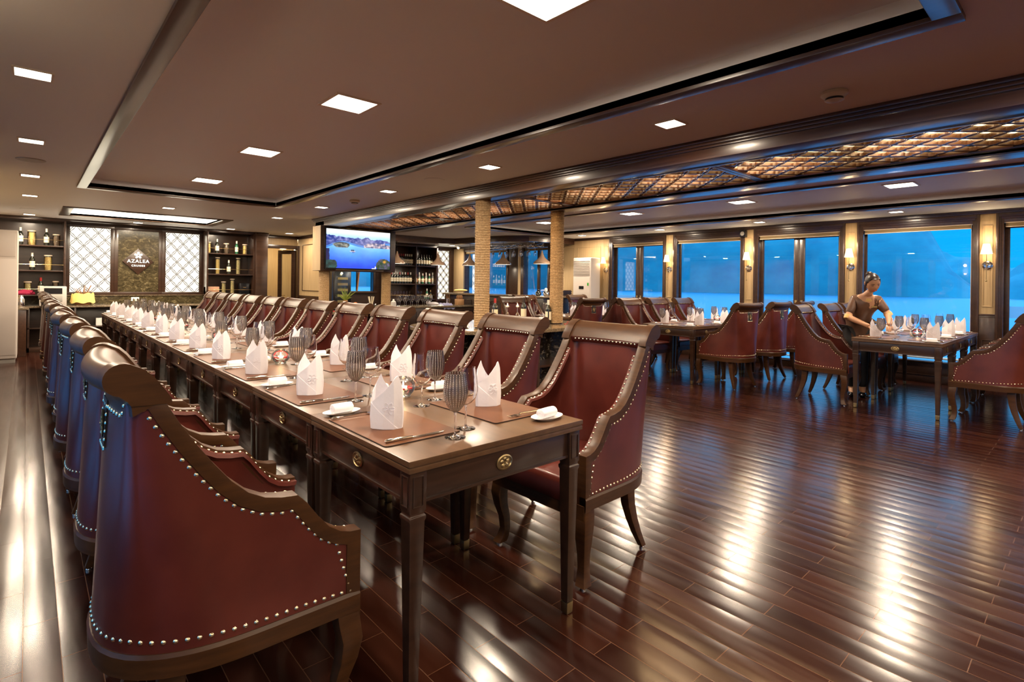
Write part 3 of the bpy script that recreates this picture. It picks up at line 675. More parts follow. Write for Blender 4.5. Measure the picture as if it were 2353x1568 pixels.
    # nail trims
    def nails(S, pts, out, mb, r=.0062):
        for q, u in pts:
            p = S(q, u); e = 1e-3; a = (S(min(1, q + e), u) - S(max(0, q - e), u)); b = (S(q, min(1, u + e)) - S(q, max(0, u - e))); nr = a.cross(b).normalized()
            if nr.dot(Vector((p.x, p.y - .2, 0))) * out < 0: nr = -nr
            mb.dome(to_local(p + nr * .0005), Vector((nr.x, -nr.y, nr.z)), r)
    def walk(f, n=400, step=.0255):
        P = [f(k / n) for k in range(n + 1)]; L = plen(P); m_ = max(1, round(L[-1] / step)); out = []; j = 0
        for i in range(m_ + 1):
            s = L[-1] * i / m_
            while j < n - 1 and L[j + 1] < s: j += 1
            out.append((j + (s - L[j]) / max(1e-9, L[j + 1] - L[j])) / n)
        return out
    nb = MB()
    nails(So, [(q, .965) for q in walk(lambda q: So(.018 + .964 * q, .965)) for q in (.018 + .964 * q,)], 1, nb)
    nails(So, [(.018 + .964 * q, .05) for q in walk(lambda q: So(.018 + .964 * q, .05))], 1, nb)
    for q_ in (.018, .982): nails(So, [(q_, .05 + .90 * k / 6) for k in range(1, 6)], 1, nb)
    for x, z in [(sx_, .965 - .021 * k) for sx_ in (-.045, .045) for k in range(6)] + [(-.045 + .018 * k, .857) for k in range(6)]:
        nb.dome(pf(x, z, .002), (0, -1, 0), .0055)
    nb.build('outer_nail_trim', NAIL, t, ang=80)
    ni = MB(); pl_ = offs(PROF, .006)
    for s in (1, -1):
        pl2 = pl_[:-3]; Lp = plen(pl2); m_ = round(Lp[-1] / .0255)
        for i in range(1, m_ + 1):
            d, z = along(pl2, Lp, min(.995, i / m_)); d2, z2 = along(pl2, Lp, min(1, i / m_ + .01)); tg = Vector((d2 - d, z2 - z)).normalized(); x = s * (.293 - .046 - .010 - .030 * d / .52); ni.dome((x, .28 - d, z), (0, tg.y, tg.x), .0056)
    for k in range(1, 18): x = -.215 + .43 * k / 18; ni.dome((x, .28 - (.480 + bowf(x)), 1.000), (0, .9, .35), .0056)
    ni.build('inner_nail_trim', NAIL, t, ang=80)
    # legs
    for s in (-1, 1):
        l = MB(); zz = [(.35, 0, .030), (.31, .006, .032), (.26, .014, .030), (.20, .008, .0255), (.14, -.006, .021), (.08, -.010, .019), (.04, -.002, .022), (.014, .010, .026)]
        rings = []
        for z, f_, h in zz:
            cx_, cy_ = s * (.258 + f_ * .8), .245 + f_; rings.append([(cx_ + a * h, cy_ + b * h, z) for a, b in ((-1, -1), (1, -1), (1, 1), (-1, 1))])
        o = l.loft(rings).build('leg', WOODC, t, bevel=.004, ang=40)
        MB().lathe([(.001, 0), (.013, 0), (.013, .008), (.007, .016)], 12, (s * .266, .255, 0)).build('glide', CHROME, o)
    for s in (-1, 1):
        l = MB(); rings = []
        for z, f_, h in ((.35, 0, .026), (.29, .001, .025), (.22, .008, .023), (.15, .024, .020), (.08, .046, .017), (.014, .072, .014)):
            cx_, cy_ = s * (.185 + f_ * .6), .28 - (.450 + f_); rings.append([(cx_ + a * h, cy_ + b * h * 1.15, z) for a, b in ((-1, -1), (1, -1), (1, 1), (-1, 1))])
        o = l.loft(rings).build('leg', WOODC, t, bevel=.003, ang=40)
        MB().lathe([(.001, 0), (.012, 0), (.012, .008), (.006, .016)], 12, (s * .228, .28 - .522, 0)).build('glide', CHROME, o)
    return t
CH = Proto(mk_chair)
# ---------------------------------------------------------------- table module
TW, TP = .787, .742
def mk_table():
    t = thing('dining_table', cat='table'); a, b = TW / 2 - .0008, TP / 2 - .0008
    MB().box(-a, a, -b, b, .742, .76).box(-a + .004, a - .004, -b + .004, b - .004, .738, .742).box(-a + .001, a - .001, -b + .001, b - .001, .722, .738).build('table_top', TABLETOP, t, bevel=.0025)
    ap = MB(); i = .022
    for x0, x1, y0, y1 in ((-a + i, a - i, -b + i, -b + i + .02), (-a + i, a - i, b - i - .02, b - i), (-a + i, -a + i + .02, -b + i, b - i), (a - i - .02, a - i, -b + i, b - i)): ap.box(x0, x1, y0, y1, .628, .722)
    i = .017
    for x0, x1, y0, y1 in ((-a + i, a - i, -b + i, -b + i + .02), (-a + i, a - i, b - i - .02, b - i), (-a + i, -a + i + .02, -b + i, b - i), (a - i - .02, a - i, -b + i, b - i)): ap.box(x0, x1, y0, y1, .620, .630)
    ap.build('apron', WOOD, t, bevel=.002)
    for sx_ in (-1, 1):
        for sy_ in (-1, 1):
            cx_, cy_ = sx_ * (a - .038), sy_ * (b - .038); l = MB(); sq = lambda h, z: [(cx_ + p * h, cy_ + q * h, z) for p, q in ((-1, -1), (1, -1), (1, 1), (-1, 1))]
            l.loft([sq(.029, .722), sq(.029, .602), sq(.025, .594), sq(.025, .588), sq(.029, .584), sq(.029, .574), sq(.026, .566), sq(.0165, .05)])
            for ux, uy in ((sx_, 0), (0, sy_)):
                px, py = cx_ + ux * .030, cy_ + uy * .030; vx, vy = abs(uy), abs(ux)
                for (k0, k1, z0, z1) in ((-.019, .019, .704, .708), (-.019, .019, .614, .618), (-.019, -.0155, .618, .704), (.0155, .019, .618, .704)):
                    l.box(px + (k0 if vx else -.002), px + (k1 if vx else .002), py + (k0 if vy else -.002), py + (k1 if vy else .002), z0, z1)
            o = l.build('leg', WOOD, t, bevel=.0015)
            MB().loft([[(cx_ + p * h, cy_ + q * h, z) for p, q in ((-1, -1), (1, -1), (1, 1), (-1, 1))] for h, z in ((.012, 0), (.016, .004), (.0175, .048))]).build('ferrule', BRASS, o, bevel=.003)
    for dx, dy, rz in ((0, -1, 0), (0, 1, 180), (-1, 0, -90), (1, 0, 90)):
        m_ = MB(); m_.lathe([(.026, -.001), (.027, .004), (.023, .006), (.021, .003), (.001, .003)], 28, sx=1.35)
        for k in range(5):
            an = R(72 * k + 90); c_, s_ = math.cos(an), math.sin(an); m_.ball((.014 * c_, .0115 * s_, .004), .008, 8, 5, sx=1.1, sz=.5); m_.tube([(0, 0, .007), (.016 * c_, .013 * s_, .009)], .0012, 5)
        m_.ball((0, 0, .006), .004, 6, 4)
        M = Matrix.Translation((dx * (a - .022), dy * (b - .022), .672)) @ Matrix.Rotation(R(rz), 4, 'Z') @ Matrix.Rotation(R(90), 4, 'X')
        m_.xf(M).build('medallion', BRASS, t)
    return t
TB_ = Proto(mk_table)
# ---------------------------------------------------------------- tableware (each built with the diner looking along +Y, origin on the table)
def mk_mat():
    t = thing('placemat', cat='placemat'); r = .012; w_, h_ = .225, .15
    pts = [(sx_ * (w_ - r) + r * math.cos(a), sy_ * (h_ - r) + r * math.sin(a)) for sx_, sy_, a0 in ((1, 1, 0), (-1, 1, 90), (-1, -1, 180), (1, -1, 270)) for a in [R(a0 + 30 * k) for k in range(4)]]
    MB().prism(pts, 0, .003).build('mat_backing', MATE, t, smooth=False)
    MB().prism([(x * .994, y * .991) for x, y in pts], .003, .0042).build('mat_face', MATL, t, smooth=False); return t
def mk_napkin():
    t = thing('folded_napkin', cat='napkin')
    rx = .056; C = [(.056, -.006), (.050, .016), (.0, .031), (-.046, .020), (-.056, -.002), (-.050, -.014), (-.012, -.032), (.024, -.036), (.052, -.018)]; front = [0, 0, 0, 0, 1, 1, 1, 1, 1]
    def lin(x, T):
        for (a, h0), (b_, h1) in zip(T, T[1:]):
            if x <= b_: return h0 + (h1 - h0) * (x - a) / (b_ - a)
        return T[-1][1]
    HB = [(0, .128), (.10, .158), (.24, .192), (.34, .168), (.62, .122), (1, .118)]; HF = [(0, .094), (.40, .135), (.80, .186), (.88, .190), (.95, .168), (1, .138)]
    pts = []
    for k, (a_, b_) in enumerate(zip(C, C[1:] + C[:1])):
        for j in range(8):
            q = j / 8; x, y = a_[0] + (b_[0] - a_[0]) * q, a_[1] + (b_[1] - a_[1]) * q; pts.append((x, y, front[k] if k < 8 else 1))
    def wall(ins, us):
        out = []
        for u in us:
            r_ = []
            for x, y, f in pts:
                h = lin((x + .056) / .112, HF if f else HB); z = h * u; s_ = 1 + .06 * math.sin(min(1, z / .10) * math.pi) - max(0, z - .12) * 1.5 - ins / .05; r_.append((x * s_, y * s_, z))
            out.append(r_)
        return out
    us = [0, .12, .3, .5, .7, .85, .95, 1]
    MB().loft(wall(0, us) + wall(.0025, us[::-1]), cap=False).build('wrapped_body', LINEN, t, ang=24)
    fl = MB(); rows = []; fp = [q for q in pts if q[2]]
    for x, y, f in fp:
        xf = (x + .056) / .112; zt_ = max(.002, .094 * (1 - xf / .85)); row = []
        for zz, e in ((.0006, 1.035), (zt_ * .5, 1.035), (zt_, 1.03), (zt_ + .0015, .97)):
            s_ = e + .06 * math.sin(min(1, zz / .10) * math.pi); row.append((x * s_, y * s_, zz))
        if xf < .86: rows.append(row)
    fl.loft(rows, cap=False, closed=False); fl.build('tucked_flap', LINEN, t, ang=24); plan = None; ry = .034
    # stitched flower on the front
    em = MB()
    for k in range(6):
        a = R(60 * k); p = []
        for j in range(13):
            b = 2 * math.pi * j / 12; ux, uz = .013 + .010 * math.cos(b), .006 * math.sin(b); X_, Z_ = .012 + ux * math.cos(a) - uz * math.sin(a), .075 + ux * math.sin(a) + uz * math.cos(a)
            s_ = 1.05 + .06 * math.sin(min(1, Z_ / .10) * math.pi); p.append((X_ - .006, (-.0335 - (X_ - .006) * .10) * s_, Z_))
        em.tube(p, .0007, 4)
    em.build('embroidery', LINEN, t); return t
def mk_plate():
    t = thing('towel_dish', cat='plate')
    MB().lathe([(.001, .002), (.028, .002), (.030, 0), (.033, .002), (.046, .010), (.048, .0125), (.045, .0115), (.032, .005), (.001, .004)], 36, sy=1.62).build('dish', PORC, t); return t
def mk_towel():
    t = thing('rolled_towel', cat='towel')
    b = MB(); rings = []
    for y, s in ((-.042, .86), (-.040, 1), (0, 1.03), (.040, 1), (.042, .86)): rings.append([(s * .0205 * math.cos(2 * math.pi * k / 20) * 1.05, y, .0195 + s * .0195 * math.sin(2 * math.pi * k / 20)) for k in range(20)])
    b.loft(rings).build('roll', LINEN, t, ang=60)
    for e in (-1, 1):
        sp = [( (.003 + .0022 * a) * math.cos(a), e * .0425, .0195 + (.003 + .0022 * a) * math.sin(a)) for a in [x * .45 for x in range(16)]]
        MB().tube(sp, .0012, 4).build('spiral_edge', LINEN, t)
    return t
def mk_knife():
    t = thing('table_knife', cat='knife')
    MB().tube([(0, -.115, .005), (0, -.11, .006), (0, -.05, .006), (0, -.02, .005), (0, -.012, .004)], [.003, .0058, .0055, .0045, .004], 10).build('handle', STEEL, t)
    MB().prism([(-.004, -.015), (.005, -.012), (.009, .03), (.009, .075), (.005, .105), (-.003, .118), (-.006, .10), (-.004, .03)], .003, .0045).build('blade', STEEL, t, bevel=.0005); return t
def mk_fork():
    t = thing('table_fork', cat='fork')
    MB().tube([(0, -.10, .004), (0, -.095, .006), (0, -.05, .007), (0, 0, .008), (0, .03, .010), (0, .045, .008)], [.003, .0058, .0045, .003, .0028, .004], 8).build('handle', STEEL, t)
    tn = MB().prism([(-.004, .042), (.004, .042), (.011, .058), (.011, .066), (-.011, .066), (-.011, .058)], .0045, .0065)
    for k in range(4): x = -.0095 + .00633 * k; tn.tube([(x, .064, .0055), (x, .085, .003), (x, .10, .006)], .0014, 5)
    tn.build('tines', STEEL, t); return t
def mk_wine(smoke):
    def f():
        t = thing('smoky_wine_glass' if smoke else 'wine_glass', cat='wine glass')
        MB().lathe([(.001, 0), (.036, 0), (.0365, .0012), (.012, .005), (.005, .010), (.0036, .02), (.0036, .075), (.0055, .086), (.001, .0875)], 28).build('stem', GLASS, t)
        if smoke: po = [(.005, .0865), (.016, .094), (.030, .112), (.040, .138), (.0425, .158), (.040, .185), (.0345, .222)]
        else: po = [(.005, .0865), (.020, .095), (.036, .113), (.0435, .138), (.0435, .155), (.040, .185), (.034, .225)]
        pi_ = [(max(.001, r - .0011), z + (.0015 if k < 2 else .0)) for k, (r, z) in enumerate(po)][::-1]
        mb = MB()
        if smoke:
            n = 44; prof = po + pi_
            mb.loft([[((r + .0009 * math.cos(22 * 2 * math.pi * k / n) * (1 if i < len(po) else 0)) * math.cos(2 * math.pi * k / n), (r + .0009 * math.cos(22 * 2 * math.pi * k / n) * (1 if i < len(po) else 0)) * math.sin(2 * math.pi * k / n), z) for k in range(n)] for i, (r, z) in enumerate(prof)])
        else: mb.lathe(po + pi_, 32)
        mb.build('bowl', SMOKE if smoke else GLASS, t); return t
    return f
def mk_candle():
    t = thing('candle_bowl', cat='candle holder'); r = .056
    po = [(.022, 0), (.034, .002)] + [(r * math.cos(R(a)), .048 + .048 * math.sin(R(a))) for a in range(-55, 66, 15)]
    pi_ = [(max(.001, a - .0016), b + .0012) for a, b in po][::-1]
    MB().lathe([(.001, 0)] + po, 36, cap=False).build('bowl', JARG, t)
    MB().lathe([(.001, .004), (.031, .004), (.044, .018), (.052, .034), (.0525, .038), (.001, .038)], 32).build('water', JARG, t)
    p = MB()
    for k in range(5): a = R(72 * k + 20); p.ball((.034 * math.cos(a), .034 * math.sin(a), .040), .013, 8, 5, sz=.35, sy=.7)
    p.build('rose_petals', PETAL, t)
    c = MB().lathe([(.001, .037), (.018, .037), (.018, .048), (.001, .048)], 20).build('floating_candle', CANDLE, t)
    MB().lathe([(.0005, .049), (.004, .055), (.003, .063), (.0004, .072)], 10).build('flame', EM_F, c)
    plight('flame_light', (0, 0, .09), .10, (1, .6, .25), .008, t); return t
def mk_pot():
    t = thing('salt_pot', cat='pot')
    MB().lathe([(.001, 0), (.017, 0), (.024, .010), (.025, .022), (.020, .034), (.010, .040), (.001, .041)], 24).build('pot', PORC, t)
    MB().ball((0, 0, .042), .004, 8, 5).build('lid_knob', PORC, t); return t
PM, PN, PD, PT, PK, PFK = [Proto(f) for f in (mk_mat, mk_napkin, mk_plate, mk_towel, mk_knife, mk_fork)]
PS, PC, PB, PO = Proto(mk_wine(True)), Proto(mk_wine(False)), Proto(mk_candle), Proto(mk_pot)
rnd = random.Random(4)
def setting(ex, ey, face, where, grp, nap_rot=None):
    """ex,ey: point on the table edge in front of the diner, face: angle of the diner's view"""
    f = Vector((math.cos(face), math.sin(face))); r = Vector((f.y, -f.x)); z = .7602; rz = face - R(90)
    P = lambda u, v: (ex + r.x * u + f.x * v, ey + r.y * u + f.y * v)
    j = lambda s: rnd.uniform(-s, s)
    x, y = P(0, .165); PM.put((x, y, z), rz + j(.01), 'tan placemat, ' + where, 'placemats ' + grp)
    x, y = P(.025 + j(.006), .135 + j(.01)); PN.put((x, y, z + .0044), (R(-22) if nap_rot is None else nap_rot) + j(.25), 'white folded napkin, ' + where, 'folded napkins ' + grp)
    x, y = P(.195, .145); PK.put((x, y, z + .0044), rz + j(.04), 'steel knife, ' + where, 'knives ' + grp)
    x, y = P(-.200, .12); PFK.put((x, y, z + .0044), rz + j(.06), 'steel fork, ' + where, 'forks ' + grp)
    x, y = P(-.290 + j(.005), .10); PD.put((x, y, z), rz + j(.08), 'white oval towel dish, ' + where, 'oval towel dishes ' + grp)
    PT.put((x, y, z + .005), rz + j(.12), 'rolled white towel, ' + where, 'rolled towels ' + grp)
    x, y = P(.272 + j(.008), .255 + j(.01)); PS.put((x, y, z), j(3), 'smoky ribbed wine glass, ' + where, 'smoky wine glasses ' + grp)
    x, y = P(.205 + j(.008), .362 + j(.012)); PC.put((x, y, z), j(3), 'clear wine glass, ' + where, 'clear wine glasses ' + grp)
# ---------------------------------------------------------------- long table
TY0, TXC = 1.366, 1.232
for k in range(12):
    yc = TY0 + TP * (k + .5); wh = ORD[k]
    TB_.put((TXC, yc, 0), 0, 'dark wood table with brass medallions in the long row, %s from the camera' % wh, 'tables joined into the long row')
    setting(TXC - TW / 2, yc + .02, 0, 'left side of the long table, %s place from the camera' % wh, 'on the left side of the long table')
    setting(TXC + TW / 2, yc + .02, R(180), 'right side of the long table, %s place from the camera' % wh, 'on the right side of the long table')
    CH.put((.45 + rnd.uniform(-.012, .012), yc, 0), R(-90) + rnd.uniform(-.02, .02), 'oxblood leather chair, left side of the long table, %s from the camera' % wh, 'chairs on the left side of the long table')
    CH.put((2.0 + rnd.uniform(-.012, .012), yc, 0), R(90) + rnd.uniform(-.02, .02), 'oxblood leather chair, right side of the long table, %s from the camera' % wh, 'chairs on the right side of the long table')
for k, (bx_, by_, px_, py_) in enumerate(((1.30, 2.18, 1.29, 2.34), (1.21, 3.54, 1.16, 3.65), (1.24, 5.16, 1.19, 5.30), (1.24, 6.60, 1.2, 6.74), (1.24, 8.08, 1.2, 8.22), (1.24, 9.56, 1.2, 9.70))):
    PB.put((bx_, by_, .7602), k, 'glass bowl with floating candle on the long table, %s from the camera' % ORD[k], 'candle bowls on the long table')
    PO.put((px_, py_, .7602), 0, 'little white lidded pot on the long table, %s from the camera' % ORD[k], 'white pots on the long table')
# ---------------------------------------------------------------- table groups on the window side
NMG = ['nearest window-side table group', 'middle window-side table group', 'farthest window-side table group']
def group(gi, x0, yc, n, sy, ny, dx0=0):
    nm = NMG[gi]
    for k in range(n):
        xc = x0 + TP * (k + .5); TB_.put((xc, yc, 0), R(90), 'dark wood table of the %s, %s from the room side' % (nm, ORD[k]), 'tables of the ' + nm)
        setting(xc, yc - TW / 2, R(90), 'camera side of the %s, %s place' % (nm, ORD[k]), 'camera side, ' + nm, R(-62))
        setting(xc, yc + TW / 2, R(-90), 'far side of the %s, %s place' % (nm, ORD[k]), 'far side, ' + nm, R(-62))
    PB.put((x0 + TP, yc - .05, .7602), 1, 'round glass candle bowl on the ' + nm, 'candle bowls on the window-side tables')
    PB.put((x0 + TP * 2, yc + .04, .7602), 2, 'second round glass candle bowl on the ' + nm, 'candle bowls on the window-side tables')
    PO.put((x0 + TP + .12, yc + .02, .7602), 1, 'little white lidded pot on the ' + nm, 'white pots on the window-side tables')
    for k, x in enumerate(sy): CH.put((x[0], x[1], 0), R(x[2]), 'leather chair, camera side of the %s, %s from the room side' % (nm, ORD[k]), 'camera side chairs, ' + nm)
    for k, x in enumerate(ny): CH.put((x[0], x[1], 0), R(180 + x[2]), 'leather chair, far side of the %s, %s from the room side' % (nm, ORD[k]), 'far side chairs, ' + nm)
group(0, 6.655, 1.44, 3, [(7.05, .735, 0), (7.80, .74, 0), (8.53, .74, 0)], [(6.93, 2.16, 2), (7.82, 2.14, -2), (8.55, 2.15, 0)])
group(1, 6.47, 3.98, 3, [(6.85, 3.30, -8), (7.84, 3.30, -4), (8.62, 3.26, 0)], [(6.93, 4.64, 0), (7.68, 4.64, 0), (8.45, 4.64, 0)])
group(2, 6.45, 6.25, 3, [(6.5, 5.57, -3), (7.3, 5.57, 0), (8.1, 5.57, 0)], [(6.85, 6.95, 0), (8.3, 6.93, 0)])
CH.put((5.72, 6.05, 0), R(170), 'oxblood leather chair standing alone behind the marble island, before the bar')

# ---------------------------------------------------------------- rope columns
def rope_col(x, y, z0, z1, lab):
    t = thing('rope_column', (x, y, 0), 0, lab, 'column', 'rope wrapped columns'); r = .078
    MB().lathe([(r - .006, z0), (r - .006, z1)], 24).build('core', WOOD, t)
    n = int((z1 - z0) / .0185); pts = []
    mb = MB(); seg = 26
    for k in range(n * seg + 1):
        a = 2 * math.pi * k / seg; pts.append((r * math.cos(a), r * math.sin(a), z0 + .009 + .0185 * k / seg))
    tw = []
    for k in range(len(pts)): tw.append(.0092 + .0011 * math.sin(k * 2.3))
    mb.tube(pts, tw, 5); mb.build('rope_winding', ROPE, t, ang=80); return t
rope_col(3.72, 4.60, .80, 2.21, 'tan rope wrapped column on the marble island, nearer the long table')
rope_col(4.92, 4.60, .80, 2.21, 'tan rope wrapped column on the marble island, nearer the windows')
rope_col(3.70, 8.80, .80, 1.47, 'tan rope wrapped column under the left end of the television box')
rope_col(4.86, 8.80, .80, 1.47, 'tan rope wrapped column under the right end of the television box')
# ---------------------------------------------------------------- islands
def island(x, y, rx, ry, lab, e0=0):
    t = thing('marble_island', (x, y, 0), 0, lab, 'counter')
    pl = lambda s, n=64: [(math.copysign(abs(math.cos(a)) ** .8, math.cos(a)) * rx * s, math.copysign(abs(math.sin(a)) ** .8, math.sin(a)) * ry * s) for a in [2 * math.pi * k / n for k in range(n)]]
    MB().loft([[(p[0], p[1], z) for p in pl(s)] for s, z in ((.985, .755), (1, .762), (1, .795), (.995, .80))]).build('counter_top', MARBT, t)
    MB().prism(pl(.55), 0, .755).build('marble_core', MARBD, t); MB().prism(pl(.90), 0, .08).build('plinth', WOOD, t)
    sh = MB().prism(pl(.90), .36, .385); sh.build('shelf', WOOD, t)
    for k in range(6):
        a = R(60 * k + 20); q = (rx * .72 * math.cos(a), ry * .72 * math.sin(a)); b = MB()
        b.cb((0, 0, .42), (rx * .42, .03, .67)); b.xf(Matrix.Translation((q[0], q[1], 0)) @ Matrix.Rotation(a, 4, 'Z')); b.build('divider', MARBD if k % 2 else WOOD, t)
    return t
island(4.32, 4.92, 1.16, .80, 'oval marble topped island around the two tall rope columns, set with wine bottles')
island(4.30, 8.95, 1.10, .72, 'oval marble topped counter under the television, holding a fruit bowl')
# ---------------------------------------------------------------- bottles, jars
def bottle_proto(fo, h=.30, r=.037, lab=True, glass=None, lc=None):
    def f():
        t = thing('wine_bottle', cat='bottle')
        MB().lathe([(.001, .004), (r * .7, 0), (r, .004), (r, h * .60), (r * .92, h * .66), (r * .5, h * .74), (.0145, h * .80), (.0135, h * .97), (.0155, h * .98), (.0155, h), (.001, h)], 20).build('bottle_body', glass or BOTTLE, t)
        MB().lathe([(.0162, h * .80), (.0160, h * 1.003), (.001, h * 1.004)], 14, cap=False).build('foil_cap', fo, t)
        if lab: MB().loft([[((r + .0008) * math.cos(R(a)), (r + .0008) * math.sin(R(a)), z) for a in range(-170, 175, 12)] for z in (h * .18, h * .52)], cap=False, closed=False).build('label_wrap', lc or LABEL, t)
        return t
    return f
BR, BW2, BK = Proto(bottle_proto(FOILR)), Proto(bottle_proto(FOILW)), Proto(bottle_proto(MATE))
BS = [Proto(bottle_proto(f_, h_, r_, True, g_, l_)) for f_, h_, r_, g_, l_ in ((FOILW, .28, .033, mat('green_glass', (.02, .12, .06), .08, coat=.5), LABEL), (FOILR, .26, .036, mat('amber_glass', (.20, .06, .01), .08, coat=.5), mat('orange_label', (.55, .16, .05), .5)), (FOILW, .31, .030, mat('pale_glass', (.30, .32, .32), .08, coat=.5), LABEL), (GOLD, .24, .038, BOTTLE, GOLD))]
zz = .80
for x, y, P_, l in ((3.98, 4.98, BK, 'left of the first rope column'), (4.55, 5.35, BR, 'with red cap, between the columns'), (5.02, 5.30, BK, 'between the columns, at the right'), (4.80, 4.62, BW2, 'close before the right rope column'), (5.20, 4.80, BW2, 'just right of the right rope column')):
    P_.put((x, y, zz), rnd.uniform(0, 6), 'dark red wine bottle with pale label on the marble island, ' + l, 'wine bottles on the marble island')
def mk_flute():
    t = thing('champagne_flute', cat='glass'); MB().lathe([(.001, 0), (.030, 0), (.030, .001), (.005, .006), (.0035, .02), (.0035, .08), (.001, .082)], 20).build('stem', GLASS, t)
    MB().lathe([(.004, .08), (.020, .105), (.026, .15), (.022, .215), (.021, .215), (.025, .15), (.019, .106), (.001, .083)], 24).build('bowl', GLASS, t); return t
PF = Proto(mk_flute)
PF.put((4.42, 5.25, zz), 0, 'tall clear champagne flute on the marble island, left one'); PF.put((5.1, 5.15, zz), 0, 'tall clear champagne flute on the marble island, right one')
def mk_updown():
    t = thing('upturned_glass_candle', cat='candle holder')
    MB().lathe([(.034, 0), (.043, .03), (.040, .065), (.018, .110), (.004, .128), (.0036, .19), (.034, .2025), (.034, .204), (.001, .205), (.001, .128), (.016, .109), (.038, .065), (.0415, .03), (.0325, 0)], 28, cap=False).build('upturned_glass', GLASS, t)
    MB().lathe([(.001, .204), (.017, .204), (.017, .214), (.001, .214)], 16).build('tealight', CANDLE, t); MB().lathe([(.0005, .215), (.005, .223), (.003, .233), (.0004, .243)], 8).build('flame', EM_F, t)
    plight('flame_light', (0, 0, .26), .25, (1, .6, .25), .01, t); return t
PU = Proto(mk_updown)
PU.put((4.60, 5.16, zz), 0, 'upturned wine glass carrying a lit tealight on the marble island, left one', 'upturned glasses with tealights'); PU.put((4.72, 5.10, zz), 0, 'upturned wine glass carrying a lit tealight on the marble island, right one', 'upturned glasses with tealights')
t = thing('cocktail_glass', (4.34, 5.3, zz), 0, 'small blue stemmed cocktail glass on the marble island', 'glass')
MB().lathe([(.001, 0), (.03, 0), (.03, .002), (.006, .006), (.006, .04), (.001, .042)], 20).build('stem', BLUEG, t); MB().lathe([(.006, .04), (.045, .062), (.05, .078), (.048, .078), (.043, .064), (.001, .044)], 24).build('bowl', GLASS, t)
for k, (x, y) in enumerate(((3.45, 4.72), (3.62, 4.45), (4.98, 4.45), (5.08, 4.52), (5.30, 4.68))):
    o = MB(); [o.ball((rnd.uniform(-.05, .05), rnd.uniform(-.03, .03), .004), .016, 7, 4, sz=.25) for _ in range(6)]
    o = o.build('petal_scatter', PETAL); o.location = (x, y, zz + .001); tag(o, 'scatter of red rose petals on the marble island, ' + ('%s from the left' % ORD[k]), 'petals', 'rose petals on the island')
    if k != 1: d = MB().lathe([(.001, .002), (.05, .001), (.062, .008), (.060, .009), (.04, .004), (.001, .004)], 24, sy=.6).build('small_dish', CHROME); d.location = (x + .09, y - .04 if k < 2 else y - .03, zz); tag(d, 'shallow oval metal dish beside rose petals on the island, %s from the left' % ORD[k], 'dish', 'small dishes on the island')

# ---------------------------------------------------------------- television box
tv = thing('television_cabinet', (4.22, 8.78, 0), 0, 'dark wood box standing on rope columns that holds the television', 'cabinet')
MB().box(-.66, .72, -.16, .17, 1.47, 2.22).build('cabinet_body', WOOD, tv, bevel=.004); MB().box(-.665, -.655, -.155, .165, 1.475, 2.215).build('side_panel', CREAMW, tv)  # cream sheet paints the beige reflection on the cabinet's wooden left side
MB().box(-.40, .48, -.175, -.16, 1.488, 1.496).build('lower_trim', CREAMT, tv)
t = thing('television', (4.215, 8.60, 1.845), 0, 'wide television showing a blue bay with rocky islands and a sailing boat', 'television')
MB().box(-.605, .605, -.03, .0, -.345, .345).build('screen_frame', BLACK, t, bevel=.004)
def tvcol(u, v):
    N_ = lambda a, b, c: noise.fractal(Vector((u * a, v * b, c)), 1.0, 2.0, 4)
    n2 = N_(18, 14, 2.0); mixc = lambda a, b, q: tuple(x + (y - x) * max(0, min(1, q)) for x, y in zip(a, b))
    far = .86 + .05 * N_(9, 0, 1.0) - .16 * u * u - .04 * math.sin(u * 5); shore = .66 + .05 * math.sin(u * 8) - .10 * max(0, .25 - u) * 4
    c = mixc((.02, .25, .82), (.55, .85, .98), (v - .05) / .65 + .12 * N_(4, 3, 7.0)) if v < shore else None
    if c is None: c = mixc((.12, .20, .50), (.55, .55, .75), .35 + n2 * .9 - (v - .75)) if v < far else mixc((.62, .80, .97), (.98, .98, 1.0), (v - .8) * 6)
    if v > shore - .05 and v < shore: c = mixc(c, (.10, .30, .70), .6)
    d = ((u - .23) / .12) ** 2 + ((v - .60) / .085) ** 2
    if d < 1 + .35 * n2 and v > .53: c = mixc((.10, .16, .20), (.55, .55, .5), .4 + n2)
    d = ((u - .80) / .22) ** 2 + ((v - .60) / .10) ** 2
    if d < 1 + .4 * n2 and v > .555: c = mixc((.20, .24, .42), (.85, .75, .75), .45 + n2)
    if u < .05 + .015 * N_(0, 9, 3) and v < .50: c = (.04, .07, .30)
    if u < .16 - .3 * max(0, v - .14) + .02 * n2 and v < .21 + .02 * n2: c = mixc((.02, .14, .14), (.10, .30, .30), .4 + n2)
    d = ((u - .90) / .13) ** 2 + ((v - .08) / .20) ** 2
    if d < 1 + .2 * n2: c = mixc(mixc((.10, .22, .10), (.35, .30, .45), .4 + n2), (.80, .55, .12), 1 - (((u - .91) / .035) ** 2 + ((v - .20) / .05) ** 2))
    if .70 < u < .77 and v < .02 + .05 * (u > .75): c = (.92, .95, 1)
    if abs(u - .395) < .042 and abs(v - .445) < .010 - .1 * max(0, abs(u - .395) - .03): c = (.75, .72, .75)
    for q in (.378, .395, .412):
        if abs(u - q) < .006 and .45 < v < .492: c = (.05, .05, .18)
    if abs(u - .395) < .035 and .40 < v < .432 and n2 > 0: c = (.04, .22, .62)
    return [max(0, min(1, x)) ** 2.2 for x in c]
me = bpy.data.meshes.new('screen'); nx, nz = 300, 170; vs = [(-.585 + 1.17 * i / nx, -.0305, -.325 + .65 * j / nz) for j in range(nz + 1) for i in range(nx + 1)]
